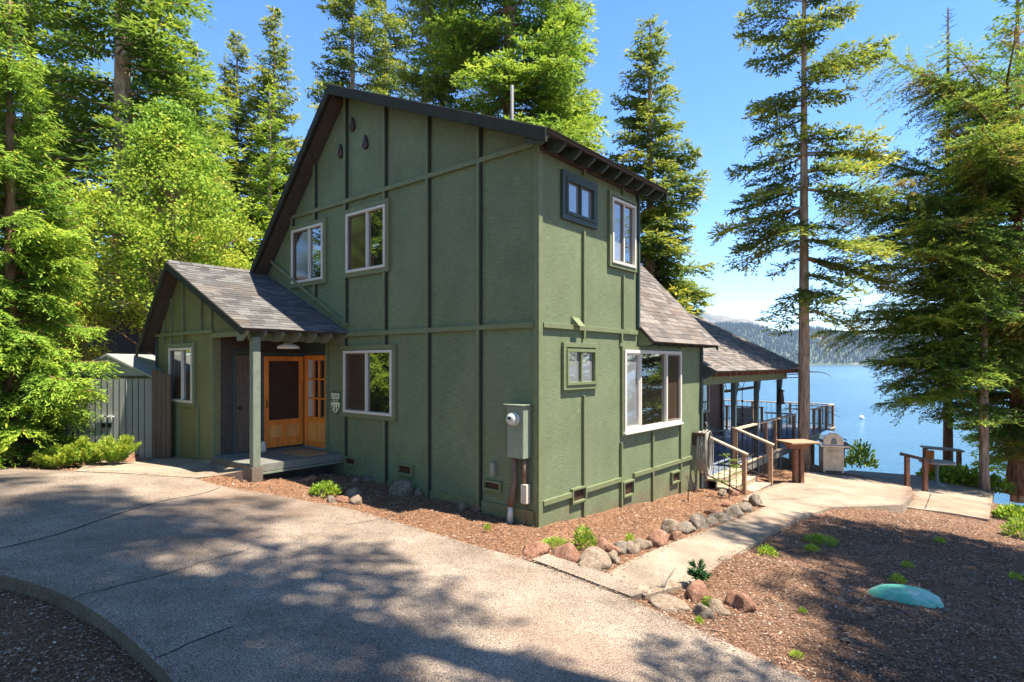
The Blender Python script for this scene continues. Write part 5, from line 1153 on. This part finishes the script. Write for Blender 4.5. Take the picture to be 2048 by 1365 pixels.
nn_.links.new(ramp(nn_, at.outputs['Fac'], [(0, (.04, .022, .014)), (.45, (.17, .08, .04)), (.8, (.33, .18, .1)), (1, (.55, .45, .35))]), bb.inputs['Base Color']); bb.inputs['Roughness'].default_value = .9
o = npmesh('pine_litter', leaves(P, Dv, Nv, L, Wd, .0), 4, 'litter', rs.rand(n) ** 1.2); tag(o, 'scattered pine needles, bark chips and debris covering the soil', 'litter', kind='stuff')
# litter spilled over the paving edges
rs = np.random.RandomState(78); EP = []
for pl in (rightc + rightd, leftc, path_poly + path_poly[:1], topc, lower_poly):
    q = np.array([tuple(v) for v in dens(pl, False, .05)]); q = q[(q[:, 1] > 2) & (q[:, 1] < 19)]; q = np.repeat(q, 9, 0); EP.append(q + rs.normal(0, 1, q.shape) * (.04 + .1 * rs.rand(len(q), 1) ** 2))
q = np.concatenate(EP); n = len(q); on = inside(q[:, 0], q[:, 1], drive_poly) | inside(q[:, 0], q[:, 1], path_poly)
P = np.stack([q[:, 0], q[:, 1], np.where(on, G0(q[:, 0], q[:, 1]) + .016, np.where(inside(q[:, 0], q[:, 1], lower_poly), G0(q[:, 0], q[:, 1]) + LOW + .012, soil_z(q[:, 0], q[:, 1]) + .015))], 1); a = rs.uniform(0, 6.28, n); kd = rs.rand(n) < .65
o = npmesh('edge_litter', leaves(P, nrmz(np.stack([np.cos(a), np.sin(a), rs.normal(0, .1, n)], 1)), nrmz(rs.normal(0, .2, (n, 3)) + np.array([0, 0, 1.])), np.where(kd, rs.uniform(.04, .09, n), rs.uniform(.01, .03, n)), np.where(kd, .006, .018), 0), 4, 'litter', rs.rand(n) ** 1.1); tag(o, 'needles and mulch spilled along the paving edges', 'litter', kind='stuff')
# a thin scatter on the paving and roofs
N = 5000; yy = rs.uniform(3, 15, N); xx = rs.uniform(-.9, .9, N) * yy; ok = inside(xx, yy, drive_poly) & (rs.rand(N) < .35) | inside(xx, yy, path_poly); xx, yy = xx[ok], yy[ok]; n = len(xx)
P = np.stack([xx, yy, G0(xx, yy) + .01], 1); a = rs.uniform(0, 6.28, n)
o = npmesh('fallen_needles', leaves(P, nrmz(np.stack([np.cos(a), np.sin(a), 0 * a], 1)), nrmz(rs.normal(0, .2, (n, 3)) + np.array([0, 0, 1.])), rs.uniform(.02, .05, n), np.full(n, .006), 0), 4, 'litter', rs.rand(n)); tag(o, 'few dry needles fallen on the driveway and path', 'litter', kind='stuff')
N = 2600; tt = rs.uniform(6.4, 14.3, N); ss = rs.uniform(-.3, 4.5, N); ok = rs.rand(N) < .25 + .75 * ((np.sin(tt * 1.3 + ss * 2) > .6)); tt, ss = tt[ok], ss[ok]; n = len(tt)
P = np.stack([C0.x + dA.x * ss + dB.x * tt, C0.y + dA.y * ss + dB.y * tt, zp(ss) + .05 * 1.12 + .03], 1); a = rs.uniform(0, 6.28, n)
o = npmesh('roof_needles', leaves(P, nrmz(np.stack([np.cos(a), np.sin(a), 0 * a], 1)), nrmz(rs.normal(0, .4, (n, 3)) + np.array([0, 0, 1.])), rs.uniform(.05, .11, n), np.full(n, .025), 0), 4, 'litter', .7 + .3 * rs.rand(n)); tag(o, 'dry needles gathered on the deck roof shingles', 'litter', kind='stuff')

# twigs and cones lying about
rs = np.random.RandomState(15); m = MB()
for k in range(420):
    y = rs.uniform(2.6, 13); x = rs.uniform(-.5, .9) * y
    if any(inside(np.array([x]), np.array([y]), q)[0] for q in (drive_poly, path_poly, lower_poly, hs_, apron_poly)): continue
    a = rs.uniform(0, 6.28); L = rs.uniform(.06, .3); z = float(soil_z(x, y)) + .012; mx = x + math.cos(a) * L * .5 + rs.normal(0, .01); my = y + math.sin(a) * L * .5
    m.tube([(x, y, z), (mx, my, z + rs.uniform(0, .02)), (x + math.cos(a) * L, y + math.sin(a) * L, z + .004)], [.005, .004, .002], 4, cap=False)
o = m.build('fallen_twigs', 'rail_wood', fix=False); tag(o, 'small broken twigs lying over the litter', 'twigs', kind='stuff')
rs = np.random.RandomState(16); n = 9000; yy = rs.uniform(2.4, 12, n); xx = rs.uniform(-.85, .9, n) * yy
ok = ~inside(xx, yy, drive_poly) & ~inside(xx, yy, path_poly) & ~inside(xx, yy, lower_poly) & ~inside(xx, yy, hs_) & ~inside(xx, yy, apron_poly) & ~inside(xx, yy, walk_poly); xx, yy = xx[ok], yy[ok]; n = len(xx)
c = np.stack([xx, yy, soil_z(xx, yy) + .008], 1); r_ = rs.uniform(.008, .028, n)[:, None]; th = rs.uniform(0, 6.28, n); T = []
for k in range(4):
    a0 = th + k * 1.5708; a1 = a0 + 1.5708
    for sg in (1, -.6): T.append(np.stack([c + np.stack([np.cos(a0), np.sin(a0), 0 * a0], 1) * r_, c + np.stack([np.cos(a1), np.sin(a1), 0 * a1], 1) * r_ * .8, c + np.stack([0 * a0, 0 * a0, 0 * a0 + .7 * sg], 1) * r_], 1))
o = npmesh('gravel', np.concatenate(T), 3, 'litter', np.tile(.2 + .65 * rs.rand(n), 8)); tag(o, 'loose gravel and bark lumps strewn over the soil', 'gravel', kind='stuff')

# air between here and the far shore
m = MB(); m.box((-3100, -420, -27), (6100, 5300, 520)); MATS['haze'] = hm = D.materials.new('haze'); hm.use_nodes = True; hm.node_tree.nodes.clear()
v = hm.node_tree.nodes.new('ShaderNodeVolumePrincipled'); v.inputs['Color'].default_value = (.62, .78, 1, 1); v.inputs['Density'].default_value = .55e-4
hm.node_tree.links.new(v.outputs[0], hm.node_tree.nodes.new('ShaderNodeOutputMaterial').inputs['Volume'])
m.build('haze', 'haze')['kind'] = 'stuff'
